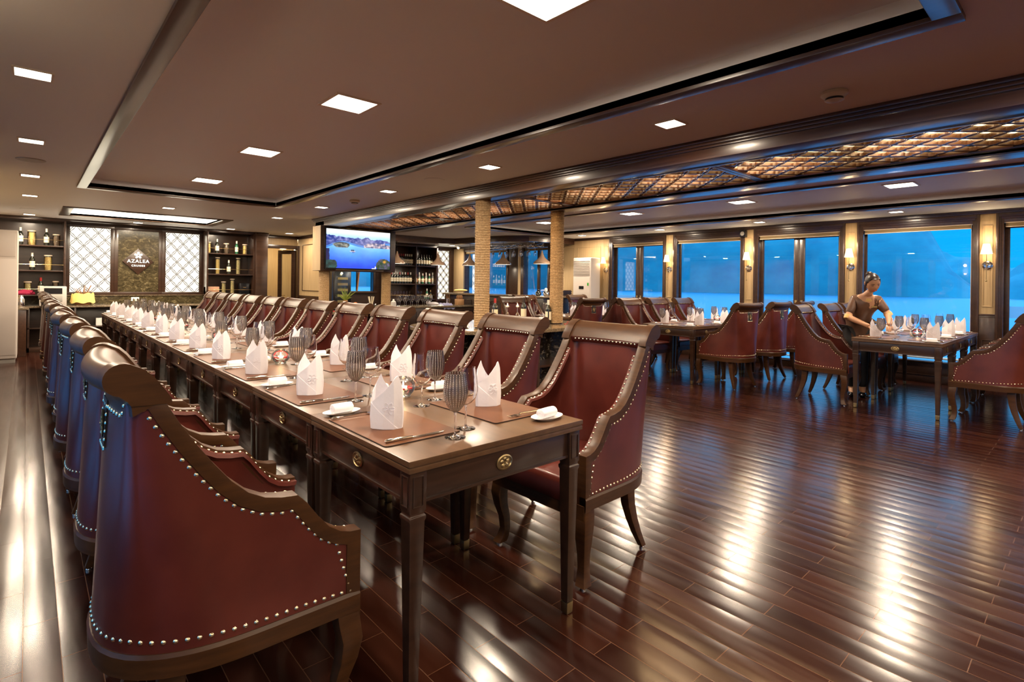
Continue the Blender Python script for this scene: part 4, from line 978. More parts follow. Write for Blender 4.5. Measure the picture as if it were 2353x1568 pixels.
me.from_pydata(vs, [], [(j * (nx + 1) + i, j * (nx + 1) + i + 1, (j + 1) * (nx + 1) + i + 1, (j + 1) * (nx + 1) + i) for j in range(nz) for i in range(nx)])
ca = me.color_attributes.new('picture', 'FLOAT_COLOR', 'POINT')
for j in range(nz + 1):
    for i in range(nx + 1): ca.data[j * (nx + 1) + i].color = (*tvcol(i / nx, j / nz), 1)
sm = bpy.data.materials.new('television_picture'); sm.use_nodes = True; tt = sm.node_tree; b = tt.nodes['Principled BSDF']; vc = tt.nodes.new('ShaderNodeVertexColor'); vc.layer_name = 'picture'
tt.links.new(vc.outputs[0], b.inputs['Emission Color']); b.inputs['Emission Strength'].default_value = .60; b.inputs['Base Color'].default_value = (0, 0, 0, 1); b.inputs['Roughness'].default_value = .15
me.materials.append(sm); o = bpy.data.objects.new('screen', me); COL.objects.link(o); o.parent = t
# objects under the television
t = thing('fruit_bowl', (4.05, 8.55, zz), 0, 'glass bowl of fruit with a pineapple crown under the television', 'bowl')
MB().lathe([(.05, 0), (.055, .005), (.13, .09), (.17, .12), (.165, .12), (.125, .092), (.05, .01), (.001, .008)], 28).build('bowl', GLASS, t)
def part_thing(name, mb_, m_, loc, lab, cat, grp=None, **k):
    o = mb_.build(name, m_, **k); o.location = loc; return tag(o, lab, cat, grp)
part_thing('apple', MB().ball((0, 0, 0), .045), APPLE, (3.99, 8.50, zz + .10), 'dark red fruit at the left of the glass fruit bowl', 'fruit'); part_thing('orange', MB().ball((0, 0, 0), .048), FRUIT, (4.12, 8.50, zz + .10), 'bright orange fruit at the right of the glass fruit bowl', 'fruit')
part_thing('orange', MB().ball((0, 0, 0), .045), FRUIT, (4.04, 8.62, zz + .10), 'orange fruit at the back of the glass fruit bowl', 'fruit')
t = thing('pineapple', (3.99, 8.60, zz + .10), 0, 'pineapple with a spiky green crown in the fruit bowl', 'pineapple')
MB().ball((0, 0, .02), .05, sz=1.3).build('fruit_body', WICKER, t); lf = MB()
for k in range(22):
    a = 2.4 * k; e = R(35 + 50 * (k / 22)); l_ = .15 + .06 * (k % 3); d = Vector((math.cos(a) * math.cos(e), math.sin(a) * math.cos(e), math.sin(e)))
    lf.tube([Vector((0, 0, .07)), Vector((0, 0, .07)) + d * l_ * .5, Vector((0, 0, .065)) + d * l_ - Vector((0, 0, .02))], [.008, .007, .0008], 4)
lf.build('leaf_crown', PLANT, t)
part_thing('glass_pitcher', MB().lathe([(.001, 0), (.045, 0), (.055, .03), (.05, .12), (.042, .17), (.038, .17), (.046, .12), (.05, .03), (.001, .006)], 20), GLASS, (3.80, 8.62, zz), 'clear glass pitcher at the left under the television', 'pitcher')
part_thing('straw_holder', MB().lathe([(.035, 0), (.035, .11), (.032, .11), (.032, .01), (.001, .01)], 16), PORC, (4.44, 8.55, zz), 'white holder for paper straws under the television', 'holder')
for k in range(7):
    a = 2 * math.pi * k / 7; part_thing('paper_straw', MB().tube([(0, 0, .01), (.05 * math.cos(a), .05 * math.sin(a), .24)], .007, 6), LABEL, (4.44, 8.55, zz), 'white paper roll sticking out of the holder under the television', 'straw', 'paper rolls in the white holder')
for k, (x, y) in enumerate(((4.30, 8.60), (4.56, 8.62), (4.33, 8.42))):
    tp = thing('glass_teapot', (x, y, zz), k * 2.1, 'small dark glass teapot under the television, %s from the left' % ORD[k], 'teapot', 'teapots under the television')
    MB().lathe([(.001, 0), (.03, 0), (.05, .03), (.05, .06), (.03, .085), (.001, .09)], 18).build('pot_body', BOTTLE, tp); MB().ball((0, 0, .097), .012).build('lid_knob', CHROME, tp); MB().tube([(.045, 0, .03), (.08, 0, .05), (.045, 0, .08)], .006, 6).build('handle', BLACK, tp)
for k, x in enumerate((4.29, 4.70)): part_thing('menu_card', MB().box(-.05, .05, 0, .004, 0, .09), LABEL, (x, 8.38, zz), 'small white card standing under the television, ' + ('left' if k == 0 else 'right'), 'card')
part_thing('folded_towel', MB().box(-.09, .09, -.05, .05, 0, .07), LINEN, (4.74, 8.52, zz), 'folded white towel on the counter before the right rope column', 'towel', bevel=.02)
t = thing('red_garland', (3.62, 8.42, zz), 0, 'red petals strewn on the counter edge under the television', 'petals'); g = MB(); [g.ball((rnd.uniform(0, 1.0), rnd.uniform(-.02, .05) - .12 * math.sin(k * .2), .008), .02, 7, 4, sz=.35) for k in range(16)]; g.build('petals', PETAL, t)

# ---------------------------------------------------------------- back wall: name sign, lattices and shelves
def framed(x0, x1, z0, z1, name, lab, cat):
    t = thing(name, (0, YF, 0), 0, lab, cat); f = MB(); w_ = .06
    for a, b, c, d in ((x0, x1, z0, z0 + w_), (x0, x1, z1 - w_, z1), (x0, x0 + w_, z0 + w_, z1 - w_), (x1 - w_, x1, z0 + w_, z1 - w_)): f.box(a, b, -.05, 0, c, d)
    f.build('panel_frame', WOOD, t, bevel=.004); return t
def lattice_panel(x0, x1, z0, z1, lab, P, Q, flip=0, yy=YF):
    t = framed(x0, x1, z0, z1, 'backlit_lattice', lab, 'panel'); t.location.y = yy
    a, b, c, d = x0 + .06, x1 - .06, z0 + .06, z1 - .06
    m_ = ring_pattern(P, Q, a, b, c, d, .011, .016, a + P * .43, c + Q * .45, R0=.335, amp=.19); m_.v = [(x, -.034 + z, y) for x, y, z in m_.v]; m_.build('lattice', WOODB, t, smooth=False)
    MB().box(a, b, -.012, -.008, c, d).build('glowing_panel', EM_P, t, smooth=False)
    alight('panel_light', ((a + b) / 2, -.06, (c + d) / 2), (R(90), 0, R(180)) if 0 else (R(-90), 0, 0), b - a, 1.2, (1, .82, .56), t, sizey=d - c)
    return t
lattice_panel(.51, 1.23, .975, 2.30, 'backlit quatrefoil lattice panel left of the carved name sign', .214, .25)
lattice_panel(2.01, 2.73, .975, 2.30, 'backlit quatrefoil lattice panel right of the carved name sign', .214, .25)
t = framed(1.23, 2.01, .975, 2.30, 'name_sign_panel', 'olive marble panel with a lit diamond sign reading AZALEA CRUISES', 'sign')
MB().box(1.29, 1.95, -.02, -.005, 1.03, 2.24).build('marble_slab', MARB, t, smooth=False)
dm = MB().prism([(1.355, 1.632), (1.61, 1.375), (1.865, 1.632), (1.61, 1.89)], -.055, -.02, 'xz').build('diamond_plaque', WOOD, t, bevel=.006)
for txt, z, s_, sp in (('AZALEA', 1.610, .092, 1.12), ('CRUISES', 1.535, .050, 1.25)):
    text_mesh(txt, s_, EM_L, dm, (1.61, -.060, z), (R(90), 0, 0),   .004, .0006, sp, 'sign_lettering')
fl = MB()
for k in range(5):
    a = R(90 + 72 * k); c_, s_ = math.cos(a), math.sin(a); p = []
    for j in range(16):
        b = 2 * math.pi * j / 16; u_, v_ = .040 + .029 * math.cos(b), .019 * math.sin(b) * (1 + .35 * math.cos(b)); p.append((1.61 + u_ * c_ - v_ * s_, 1.755 + u_ * s_ + v_ * c_))
    fl.prism(p, -.064, -.056, 'xz')
fl.build('sign_flower', EM_L, dm, smooth=False)
def shelf_unit(x0, x1, lab, zs=(.99, 1.42, 1.855), depth=.42, yy=YF, zb=.975, zt=2.29, post=None):
    t = thing('wall_shelf_unit', (0, yy, 0), 0, lab, 'shelf')
    f = MB().box(x0, x0 + .03, -depth, 0, zb, zt).box(x1 - .03, x1, -depth, 0, zb, zt).box(x0, x1, -depth, 0, zt, zt + .04); f.build('cabinet_body', WOOD, t, bevel=.003)
    MB().box(x0 + .03, x1 - .03, -.02, -.002, zb, zt).build('back_panel', WOOD, t)
    for z in zs:
        MB().box(x0 + .03, x1 - .03, -depth + .02, -.02, z - .022, z).build('shelf_board', WOOD, t, bevel=.002)
        MB().tube([(x0 + .03, -depth + .03, z + .10), (x1 - .03, -depth + .03, z + .10)], .004, 6).build('guard_bar', GOLD, t)
    if post: MB().box(post - .015, post + .015, -depth, -.02, zb, zt).build('middle_post', WOOD, t)
    return t
shelf_unit(XL, .50, 'dark open shelf unit with brass guard bars left of the lattice panels'); shelf_unit(2.73, 3.66, 'dark open shelf unit with brass guard bars right of the lattice panels')
o = MB().box(3.66, 3.90, 12.30, YF, 0, 2.30).box(3.645, 3.915, 12.28, YF, 2.27, 2.33); struct('pillar', o, WOOD, bevel=.005)
struct('trim_back', MB().box(XL, 3.66, 12.72, YF, 2.30, ZC).box(XL, 3.66, 12.35, 12.42, 2.31, ZC), WOOD, bevel=.003)
# counter along the back wall, open niches beneath
t = thing('back_counter', (0, 12.8, 0), 0, 'long marble topped counter with open niches under the name sign', 'counter')
MB().box(XL, 3.64, -.50, -.0, .765, .80).build('counter_top', MARBT, t, bevel=.006); MB().box(XL, 3.64, -.035, -.004, .80, .972).build('splashback', MARB, t); MB().box(XL, 3.64, -.06, -.03, .965, .98).build('ledge', MARBT, t)
c = MB().box(.0, 3.64, -.04, -.0, 0, .765)
for x in (.0, .62, 1.22, 1.82, 2.42, 3.02, 3.61): c.box(x, x + .03, -.46, -.04, 0, .765)
c.box(.0, 3.64, -.46, -.04, .40, .42).box(.0, 3.64, -.46, -.04, 0, .08); c.build('cabinet_body', WOOD, t, bevel=.002)
t = thing('side_counter', (0, 0, 0), 0, 'short marble topped counter against the left wall beside the air conditioner', 'counter')
MB().box(XL, .02, 11.72, 12.3, .765, .80).build('counter_top', MARBT, t, bevel=.006); MB().box(XL, -.01, 11.76, 12.3, 0, .765).build('cabinet_body', WOODB, t, bevel=.004)
def jar(r, h, m_, lid=True):
    def f():
        t = thing('glass_storage_jar', cat='jar'); MB().lathe([(.001, 0), (r, 0), (r, h), (r - .002, h), (r - .002, .003), (.001, .003)], 20).build('jar_glass', JARG, t)
        MB().lathe([(.001, .004), (r - .004, .004), (r - .004, h * .93), (.001, h * .94)], 20).build('contents', m_, t)
        if lid: MB().lathe([(.001, h + .001), (r * 1.02, h + .001), (r * 1.02, h + .02), (.001, h + .022)], 20).build('lid', CREAMT, t)
        return t
    return f
for x, z, r, h, m_, l in ((.045, 1.857, .058, .235, PASTA, 'wide jar of yellow pasta, top left shelf'), (.375, 1.857, .052, .19, BEANS, 'dark jar of beans, top left shelf'), (.265, 1.422, .056, .25, PASTA, 'jar of yellow pasta, middle left shelf'), (.0, .992, .05, .21, PASTAG, 'jar of green pasta, low left shelf'), (.37, .992, .045, .22, BEANS, 'dark jar behind the printer, low left shelf'),
    (2.79, 1.857, .05, .21, PASTA, 'jar of yellow pasta at the left, top right shelf'), (3.13, 1.857, .05, .20, BEANS, 'glass jar in the middle, top right shelf'), (3.50, 1.857, .05, .20, PASTA, 'pale jar at the right, top right shelf'), (2.97, 1.422, .045, .33, PASTA, 'tall jar of yellow pasta, middle right shelf'), (3.37, 1.422, .045, .33, PASTAG, 'tall jar of coloured pasta, middle right shelf'), (3.09, .992, .045, .25, PASTAG, 'jar of mixed pasta, low right shelf'), (3.26, .992, .045, .31, PASTAG, 'taller jar of mixed pasta, low right shelf')):
    o = jar(r, h, m_)(); o.location = (x, 12.55, z); o['label'] = l; o['group'] = 'glass jars on the back shelves'
for x, z, P_, l in ((.24, 1.857, BW2, 'wine bottle with white cap on the top left shelf'), (.055, 1.422, BW2, 'dark bottle with white cap on the middle left shelf'), (.17, .992, BR, 'bottle behind the printer on the low left shelf'), (2.95, 1.857, BW2, 'dark wine bottle on the top right shelf, left one'), (3.33, 1.857, BS[0], 'green capped bottle on the top right shelf, right one'), (3.18, 1.422, BW2, 'dark bottle with white cap on the middle right shelf'), (-.10, 1.857, BW2, 'bottle half hidden by the air conditioner on the top left shelf')): P_.put((x, 12.53, z), rnd.uniform(-2, -1), l, 'bottles on the back shelves')
t = thing('first_aid_box', (2.86, 12.55, .992), 0, 'tan first aid box with a small red cross on the low right shelf', 'box'); MB().box(-.13, .13, -.08, .08, 0, .16).build('box_body', mat('tan_card', (.42, .24, .15), .6), t, bevel=.006); MB().cb((0, -.082, .10), (.03, .003, .009)).cb((0, -.082, .10), (.009, .003, .03)).build('red_cross', PETAL, t)
t = thing('gift_box', (3.49, 12.55, .992), 0, 'black box with a small gold emblem on the low right shelf', 'box'); MB().box(-.10, .10, -.06, .06, 0, .24).build('box_body', BLACK, t, bevel=.004); MB().cb((0, -.062, .15), (.06, .002, .01)).lathe([(.001, 0), (.012, 0), (.012, .002), (.001, .002)], 10, (0, 0, 0)).build('gold_emblem', GOLD, t)
t = thing('printer', (.33, 12.32, .802), 0, 'grey and ivory desktop printer on the back counter', 'printer'); MB().box(-.18, .18, -.14, .16, 0, .34).build('housing', PLASTIC, t, bevel=.012); MB().box(-.12, .12, -.145, -.13, .21, .31).build('paper_tray', BLACK, t); MB().box(-.125, .125, -.15, -.135, .08, .19).build('front_flap', GREYP, t, bevel=.004); MB().box(-.09, .09, -.148, -.138, .01, .07).build('lower_slot', BLACK, t)
t = thing('cutlery_basket', (.745, 12.42, .802), 0, 'wicker basket under a yellow cloth with dried sprigs on the back counter', 'basket'); MB().lathe([(.001, 0), (.11, 0), (.15, .15), (.145, .15), (.105, .01), (.001, .01)], 24, sy=.7).build('basket', WICKER, t)
cl = MB(); rings = []
for z, s in ((.045, 1.16), (.10, 1.10), (.17, 1.04), (.20, .98), (.165, .80)): rings.append([(.155 * s * math.cos(2 * math.pi * k / 40) * (1 + .03 * math.sin(k * 1.7)), .108 * s * math.sin(2 * math.pi * k / 40) * (1 + .03 * math.cos(k * 2.1)), z + .02 * abs(math.cos(math.pi * k / 40)) * (z > .1) + .012 * math.sin(k)) for k in range(40)])
cl.loft(rings, cap=False); cl.build('yellow_cloth', YCLOTH, t); tw = MB()
for k in range(12): a = 2.4 * k; tw.tube([(0, 0, .12), (.06 * math.cos(a), .04 * math.sin(a), .22), (.13 * math.cos(a), .06 * math.sin(a), .26 + .05 * (k % 3))], [.006, .008, .004], 5)
tw.build('dried_sprigs', WICKER, t)
part_thing('maroon_scarf', MB().tube([(-.1, 0, .03), (0, .03, .05), (.1, -.02, .035), (.13, .02, .02), (.02, -.05, .02), (-.1, -.03, .02)], [.03, .045, .04, .03, .03, .02], 8), MAROON, (-.04, 12.50, .992), 'crumpled maroon cloth at the left end of the low shelf', 'cloth')
part_thing('steel_flask', MB().lathe([(.001, 0), (.045, 0), (.05, .02), (.05, .13), (.03, .17), (.03, .2), (.001, .2)], 16), CHROME, (-.08, 11.95, .80), 'shiny steel flask on the counter beside the air conditioner', 'flask')
part_thing('papers', MB().box(-.12, .12, -.1, .1, 0, .03), MAROON, (1.5, 12.55, .421), 'stack of red and white papers in a niche under the back counter', 'papers')
part_thing('storage_tin', MB().box(-.08, .08, -.08, .08, 0, .14), PORC, (1.02, 12.55, .421), 'white tin in a niche under the back counter', 'tin', bevel=.01)
# ---------------------------------------------------------------- floor standing air conditioners
def mk_ac(lab, loc, rz, w_=.55, d_=.38, h=2.0):
    t = thing('air_conditioner', loc, rz, lab, 'air conditioner'); MB().box(-w_ / 2, w_ / 2, -d_ / 2, d_ / 2, .06, h).build('housing', PLASTIC, t, bevel=.025, seg=3)
    MB().box(-w_ / 2 + .02, w_ / 2 - .02, -d_ / 2 + .02, d_ / 2 - .02, 0, .06).build('base', GREYP, t)
    MB().box(-w_ / 2 + .03, w_ / 2 - .03, -d_ / 2 - .008, -d_ / 2, h * .80, h - .05).build('upper_grille', PLASTIC, t, bevel=.004); g = MB()
    for k in range(9): g.box(-w_ / 2 + .04, w_ / 2 - .04, -d_ / 2 - .012, -d_ / 2 - .008, h * .81 + k * .035, h * .81 + k * .035 + .006)
    if rz: g.build('louvre_lines', GREYP, t, smooth=False)
    MB().box(-w_ / 2 + .02, w_ / 2 - .02, -d_ / 2 - .006, -d_ / 2, .12, h * .78).build('front_panel', PLASTIC, t, bevel=.006)
    if rz: MB().box(-.07, .06, -d_ / 2 - .010, -d_ / 2 - .005, h * .64, h * .675).build('display', BLACK, t); return t
a_ = mk_ac('tall ivory floor standing air conditioner by the windows', (8.99, 7.52, 0), R(-90), .50, .32, 1.88); MB().box(.16, .20, -.172, -.165, 1.28, 1.34).build('green_sticker', mat('green_sticker', (.05, .35, .05), .5), a_)
a_ = mk_ac('tall ivory floor standing air conditioner at the left edge of the room', (-.385, 11.32, 0), 0, .55, .64, 2.0)
g = MB()
for k in range(5): g.box(.105 + .028 * k, .118 + .028 * k, -.331, -.325, .22, .95)
g.build('side_vents', BLACK, a_, smooth=False); MB().box(.09, .25, -.334, -.320, .95, 1.07).build('vent_cover', PORC, a_, bevel=.003); MB().lathe([(.001, 0), (.05, 0), (.05, .006), (.001, .006)], 20).xf(Matrix.Translation((-.02, -.326, .30)) @ Matrix.Rotation(R(90), 4, 'X')).build('round_mark', PORC, a_)
# ---------------------------------------------------------------- glazed double doors behind
d0 = thing('door_90'); d0.name = 'door_20'; d0['kind'] = 'structure'
MB().box(3.90, 3.97, 12.78, 12.96, 0, 2.12).box(4.70, 4.80, 12.70, 12.96, 0, 2.12).box(3.90, 4.80, 12.74, 12.96, 2.04, 2.12).build('door_frame', WOOD, d0, bevel=.004)
def leaf(x, y, w_, rz, nm):
    l = thing(nm, (x, y, 0), R(rz)); l.parent = d0; f = MB(); q = .09
    f.box(0, q, -.02, .02, 0, 2.02).box(w_ - q, w_, -.02, .02, 0, 2.02).box(q, w_ - q, -.02, .02, 0, .30).box(q, w_ - q, -.02, .02, 1.93, 2.02); f.build('door_leaf', WOOD, l, bevel=.003)
    MB().box(q, w_ - q, -.004, .004, .30, 1.93).build('glass', PANE, l, smooth=False); MB().box(w_ - .07, w_ - .03, -.035, -.02, .85, 1.05).tube([(w_ - .05, -.03, .95), (w_ - .05, -.06, .95), (w_ - .14, -.06, .95)], .008, 8).build('door_handle', GOLD, l)
leaf(3.97, 12.86, .40, 62, 'door_leaf_group'); leaf(4.70, 12.86, .44, 128, 'door_leaf_group')
struct('wall_passage', MB().box(3.90, 4.72, 12.8, 12.96, 2.12, ZC).box(3.9, 4.3, 14.4, 14.5, 0, ZC).box(4.3, 5.6, 14.9, 15, 0, ZC).box(3.85, 3.9, 12.96, 15, 0, ZC).box(5.5, 5.55, 12.96, 15, 0, ZC), CREAMW, smooth=False)
plight('passage_lamp', (4.7, 13.7, 2.1), 26, (1, .78, .45), .1)
struct('wall_side', MB().box(4.74, 4.80, 11.3, 12.8, .96, ZC), CREAMW); struct('wall_side', MB().box(4.735, 4.80, 11.3, 12.8, 0, .96), WOOD)
struct('trim_side', MB().box(4.72, 4.80, 11.3, 12.7, 2.27, ZC).box(4.728, 4.74, 11.4, 12.5, 2.12, 2.135).box(4.728, 4.74, 11.4, 12.5, 1.07, 1.085).box(4.728, 4.74, 12.485, 12.5, 1.085, 2.12).box(3.9, 4.74, 12.74, 12.8, 2.27, ZC), CREAMT if 0 else WOOD, bevel=.003)
# ---------------------------------------------------------------- bar
t = thing('bar_shelf_unit', (0, YF, 0), 0, 'dark bar shelves with two columns of bottles behind brass guard bars', 'shelf')
MB().box(6.92, 6.96, -.42, 0, 0, 2.30).box(8.38, 8.44, -.42, 0, 0, 2.30).box(6.92, 8.44, -.42, 0, 2.26, 2.32).box(6.96, 8.38, -.02, -.004, 0, 2.26).build('cabinet_body', WOOD, t, bevel=.003)
MB().box(7.72, 7.75, -.42, -.02, .8, 2.26).build('middle_post', WOOD, t)
for z in (.85, 1.265, 1.755):
    MB().box(6.96, 8.38, -.40, -.02, z - .025, z).build('shelf_board', WOOD, t)
    for a, b in ((6.96, 7.72), (7.75, 8.38)): MB().tube([(a, -.39, z + .11), (b, -.39, z + .11)], .004, 6).build('guard_bar', GOLD, t)
for i in range(7):
    (BR if i < 3 else BW2).put((7.30 + .062 * i, 12.52, 1.757), -1.5, 'wine bottle on the upper bar shelf, left column, %s from the left' % ORD[i], 'bottles on the upper bar shelf')
    BK.put((7.81 + .083 * i, 12.52, 1.757), -1.5, 'dark wine bottle on the upper bar shelf, right column, %s from the left' % ORD[i], 'bottles on the upper bar shelf')
for i in range(9):
    (BR if i % 3 == 1 else BW2).put((6.99 + .082 * i, 12.52, 1.267), -1.5, 'wine bottle on the middle bar shelf, left column, %s from the left' % ORD[i], 'bottles on the middle bar shelf, left')
for i in range(11):
    BS[i % 4].put((7.80 + .054 * i, 12.50 + .06 * (i % 2), 1.267), -1.5, 'spirit bottle on the middle bar shelf, right column, %s from the left' % ORD[i], 'bottles on the middle bar shelf, right')
for i, x in enumerate((8.16, 8.28)): BS[i * 3].put((x, 12.5, .852), -1.5, 'small bottle on the lowest bar shelf, ' + ('left one' if i == 0 else 'right one'), 'bottles on the lowest bar shelf')
for i in range(12): PF.put((7.0 + .09 * i, 12.52, .852), 0, 'clear stemmed glass on the lowest bar shelf, %s from the left' % ORD[i], 'glasses on the lowest bar shelf')
lattice_panel(8.44, 9.14, .78, 2.28, 'backlit quatrefoil lattice panel at the right end of the bar shelves', .205, .235)
struct('trim_bar', MB().box(6.9, 9.27, 12.70, YF, 2.29, ZC), WOOD, bevel=.003)
# wine fridge and back window between the rope columns
t = thing('wine_fridge', (5.73, 12.62, 0), 0, 'tall black wine fridge with pale lit shelves seen under the television', 'fridge')
MB().box(-.22, .22, -.1, .17, 0, 1.62).build('housing', BLACK, t, bevel=.006); f = MB()
for k in range(9): f.box(-.13, .13, -.115, -.10, .22 + k * .14, .28 + k * .14)
f.build('wooden_rack', mat('pale_rack', (.62, .45, .18), .5), t); MB().box(-.2, .2, -.13, -.12, .1, 1.58).build('glass_door', PANE, t, smooth=False); plight('fridge_lamp', (0, -.2, 1.5), .8, (1, .8, .4), .03, t)
wb = bpy.data.objects['wall_back']; bpy.data.objects.remove(wb)
struct('wall_back', MB().box(XL, 3.9, YF, YF + .2, 0, ZC).box(5.5, 6.0, YF, YF + .2, 0, ZC).box(6.72, XR + .2, YF, YF + .2, 0, ZC).box(6.0, 6.72, YF, YF + .2, 0, 1.05).box(6.0, 6.72, YF, YF + .2, 2.1, ZC), WOOD, smooth=False)
wid[0] += 1; root = thing('window_%d' % wid[0]); root['kind'] = 'structure'
MB().box(5.96, 6.04, 12.74, 12.82, 1.0, 2.15).box(6.68, 6.76, 12.74, 12.82, 1.0, 2.15).box(5.96, 6.76, 12.70, 12.82, 1.0, 1.06).box(6.22, 6.26, 12.78, 12.82, 1.06, 2.1).build('window_frame', WOOD, root, bevel=.003)
MB().box(6.04, 6.68, 12.88, 12.884, 1.06, 2.1).build('glass', PANE, root, smooth=False)
t = thing('leaning_pole', (6.22, 12.75, 1.06), 0, 'varnished pole leaning across the back window under the television', 'pole'); MB().tube([(0, 0, 0), (.12, .05, .9)], .022, 8).build('pole', mat('varnished_pine', (.55, .26, .10), .35), t)
# service counter with the row of glasses
t = thing('service_counter', (0, 0, 0), 0, 'low marble topped service counter before the bar, crowded with wine glasses', 'counter')
MB().box(5.55, 7.58, 9.62, 10.25, .76, .80).build('counter_top', MARBT, t, bevel=.01); b = MB().box(5.60, 7.58, 9.68, 10.25, 0, .76)
for k in range(4): b.box(5.66 + .49 * k, 5.68 + .49 * k, 9.668, 9.68, .1, .68).box(6.06 + .49 * k, 6.08 + .49 * k, 9.668, 9.68, .1, .68).box(5.66 + .49 * k, 6.08 + .49 * k, 9.668, 9.68, .68, .70).box(5.66 + .49 * k, 6.08 + .49 * k, 9.668, 9.68, .08, .10)
b.build('cabinet_body', WOOD, t, bevel=.002)
for i in range(12): PC.put((5.72 + .075 * i, 9.84 + .05 * (i % 2), .80), 0, 'clear wine glass in the tight row on the service counter, %s from the left' % ORD[i], 'wine glasses on the service counter')
part_thing('white_napkin_pile', MB().ball((0, 0, .03), .1, 16, 8, sx=1.5, sz=.45).ball((-.12, 0, .06), .05), LINEN, (6.62, 9.9, .80), 'pile of crumpled white napkins beside the row of glasses', 'napkins')
g = MB(); rows = [[(x * .05 - .13 + .01 * math.sin(y * 2 + x), y * .05 - .17, .012 + .035 * math.sin(x * 1.3 + y) ** 2 - (max(0, 3 - y) ** 2) * .012) for x in range(7)] for y in range(8)]; g.loft(rows, cap=False, closed=False)
part_thing('check_cloth', g, BCLOTH, (6.88, 9.82, .805), 'blue checked tea towel draped over the service counter edge', 'cloth')
t = thing('cutlery_cup', (7.06, 9.95, .80), 0, 'steel cup of cutlery on the service counter', 'cup'); MB().lathe([(.001, 0), (.05, 0), (.05, .15), (.046, .15), (.046, .01), (.001, .01)], 18).build('cup', CHROME, t); g = MB(); [g.tube([(0, 0, .02), (.05 * math.cos(k), .05 * math.sin(k), .24)], .006, 5) for k in range(6)]; g.build('utensils', WICKER, t)
t = thing('knife_block', (7.36, 9.92, .80), 0, 'wooden block with brown handles on the service counter', 'block'); MB().box(-.09, .09, -.06, .06, 0, .13).build('wood_block', mat('pale_wood', (.50, .28, .13), .5), t, bevel=.004); g = MB(); [g.ball((-.05 + .05 * k, 0, .17), .035, 8, 6, sz=1.5) for k in range(3)]; g.build('handles', WICKER, t)
t = thing('white_teapot', (5.42 + .14, 9.75, .80), 0, 'ivory lidded jar at the left end of the service counter', 'jar'); MB().lathe([(.001, 0), (.05, 0), (.06, .04), (.05, .10), (.02, .12), (.001, .122)], 18).build('jar_body', PORC, t); MB().ball((0, 0, .13), .02).build('lid_knob', PORC, t)
# L shaped bar
t = thing('bar_counter', (0, 0, 0), 0, 'dark panelled L shaped bar with marble top between the rope columns and the windows', 'bar')
MB().box(7.56, 8.15, 7.42, 10.9, 1.02, 1.06).box(8.15, 8.62, 7.42, 8.0, 1.02, 1.06).build('counter_top', MARBT, t, bevel=.008)
b = MB().box(7.64, 8.10, 7.50, 10.9, 0, 1.02).box(8.10, 8.56, 7.50, 7.95, 0, 1.02)
for k in range(6):
    y0 = 7.62 + .55 * k
    for a, c, d, e in ((y0, y0 + .42, .90, .915), (y0, y0 + .42, .2, .215), (y0, y0 + .015, .215, .90), (y0 + .405, y0 + .42, .215, .90)): b.box(7.628, 7.64, a, c, d, e)
b.build('cabinet_body', WOOD, t, bevel=.002)
for k, (x, y) in enumerate(((7.72, 7.72), (7.84, 7.62))):
    tp = thing('glass_teapot', (x, y, 1.06), 1 + k, 'round glass teapot on the bar top, ' + ('left one' if k == 0 else 'right one with taller lid'), 'teapot', 'teapots on the bar'); MB().lathe([(.001, 0), (.04, 0), (.062, .03), (.058, .07), (.035, .10), (.001, .105)], 20).build('pot_body', CHROME if k else BOTTLE, tp); MB().lathe([(.03, .10), (.03, .12 + .03 * k), (.001, .135 + .03 * k)], 14).build('lid', PORC if k else BLACK, tp); MB().tube([(.05, 0, .03), (.09, 0, .06), (.05, 0, .095)], .007, 6).build('handle', BLACK, tp)
for k in range(7): part_thing('menu_folder', MB().box(-.13, .13, -.17, .17, 0, .016), DLEATHER if k % 2 else WOODC, (8.30 + rnd.uniform(-.02, .02), 7.62 + rnd.uniform(-.02, .02), 1.06 + .017 * k), 'dark menu folder in the pile at the bar end, %s from the bottom' % ORD[k], 'menu', 'pile of menu folders on the bar end')
t = thing('menu_stand', (8.36, 7.80, 1.06), 0, 'grey upright menu sign with a small emblem behind the pile of folders', 'sign'); m_ = MB().prism([(-.09, .0), (.09, 0), (.12, .34), (-.04, .34)], 0, .008, 'xz'); m_.xf(Matrix.Rotation(R(-25), 4, 'Z')).build('menu_board', mat('grey_leather', (.16, .14, .12), .5), t); MB().cb((.03, -.018, .24), (.04, .004, .008)).xf(Matrix.Rotation(R(-25), 4, 'Z')).build('emblem', LABEL, t)
part_thing('stack_of_saucers', MB().ball((0, 0, 0), .12, 14, 6, sx=1.6, sz=.25), YCLOTH, (7.9, 10.6, 1.12), 'yellow wrapped basket at the far end of the bar', 'basket')
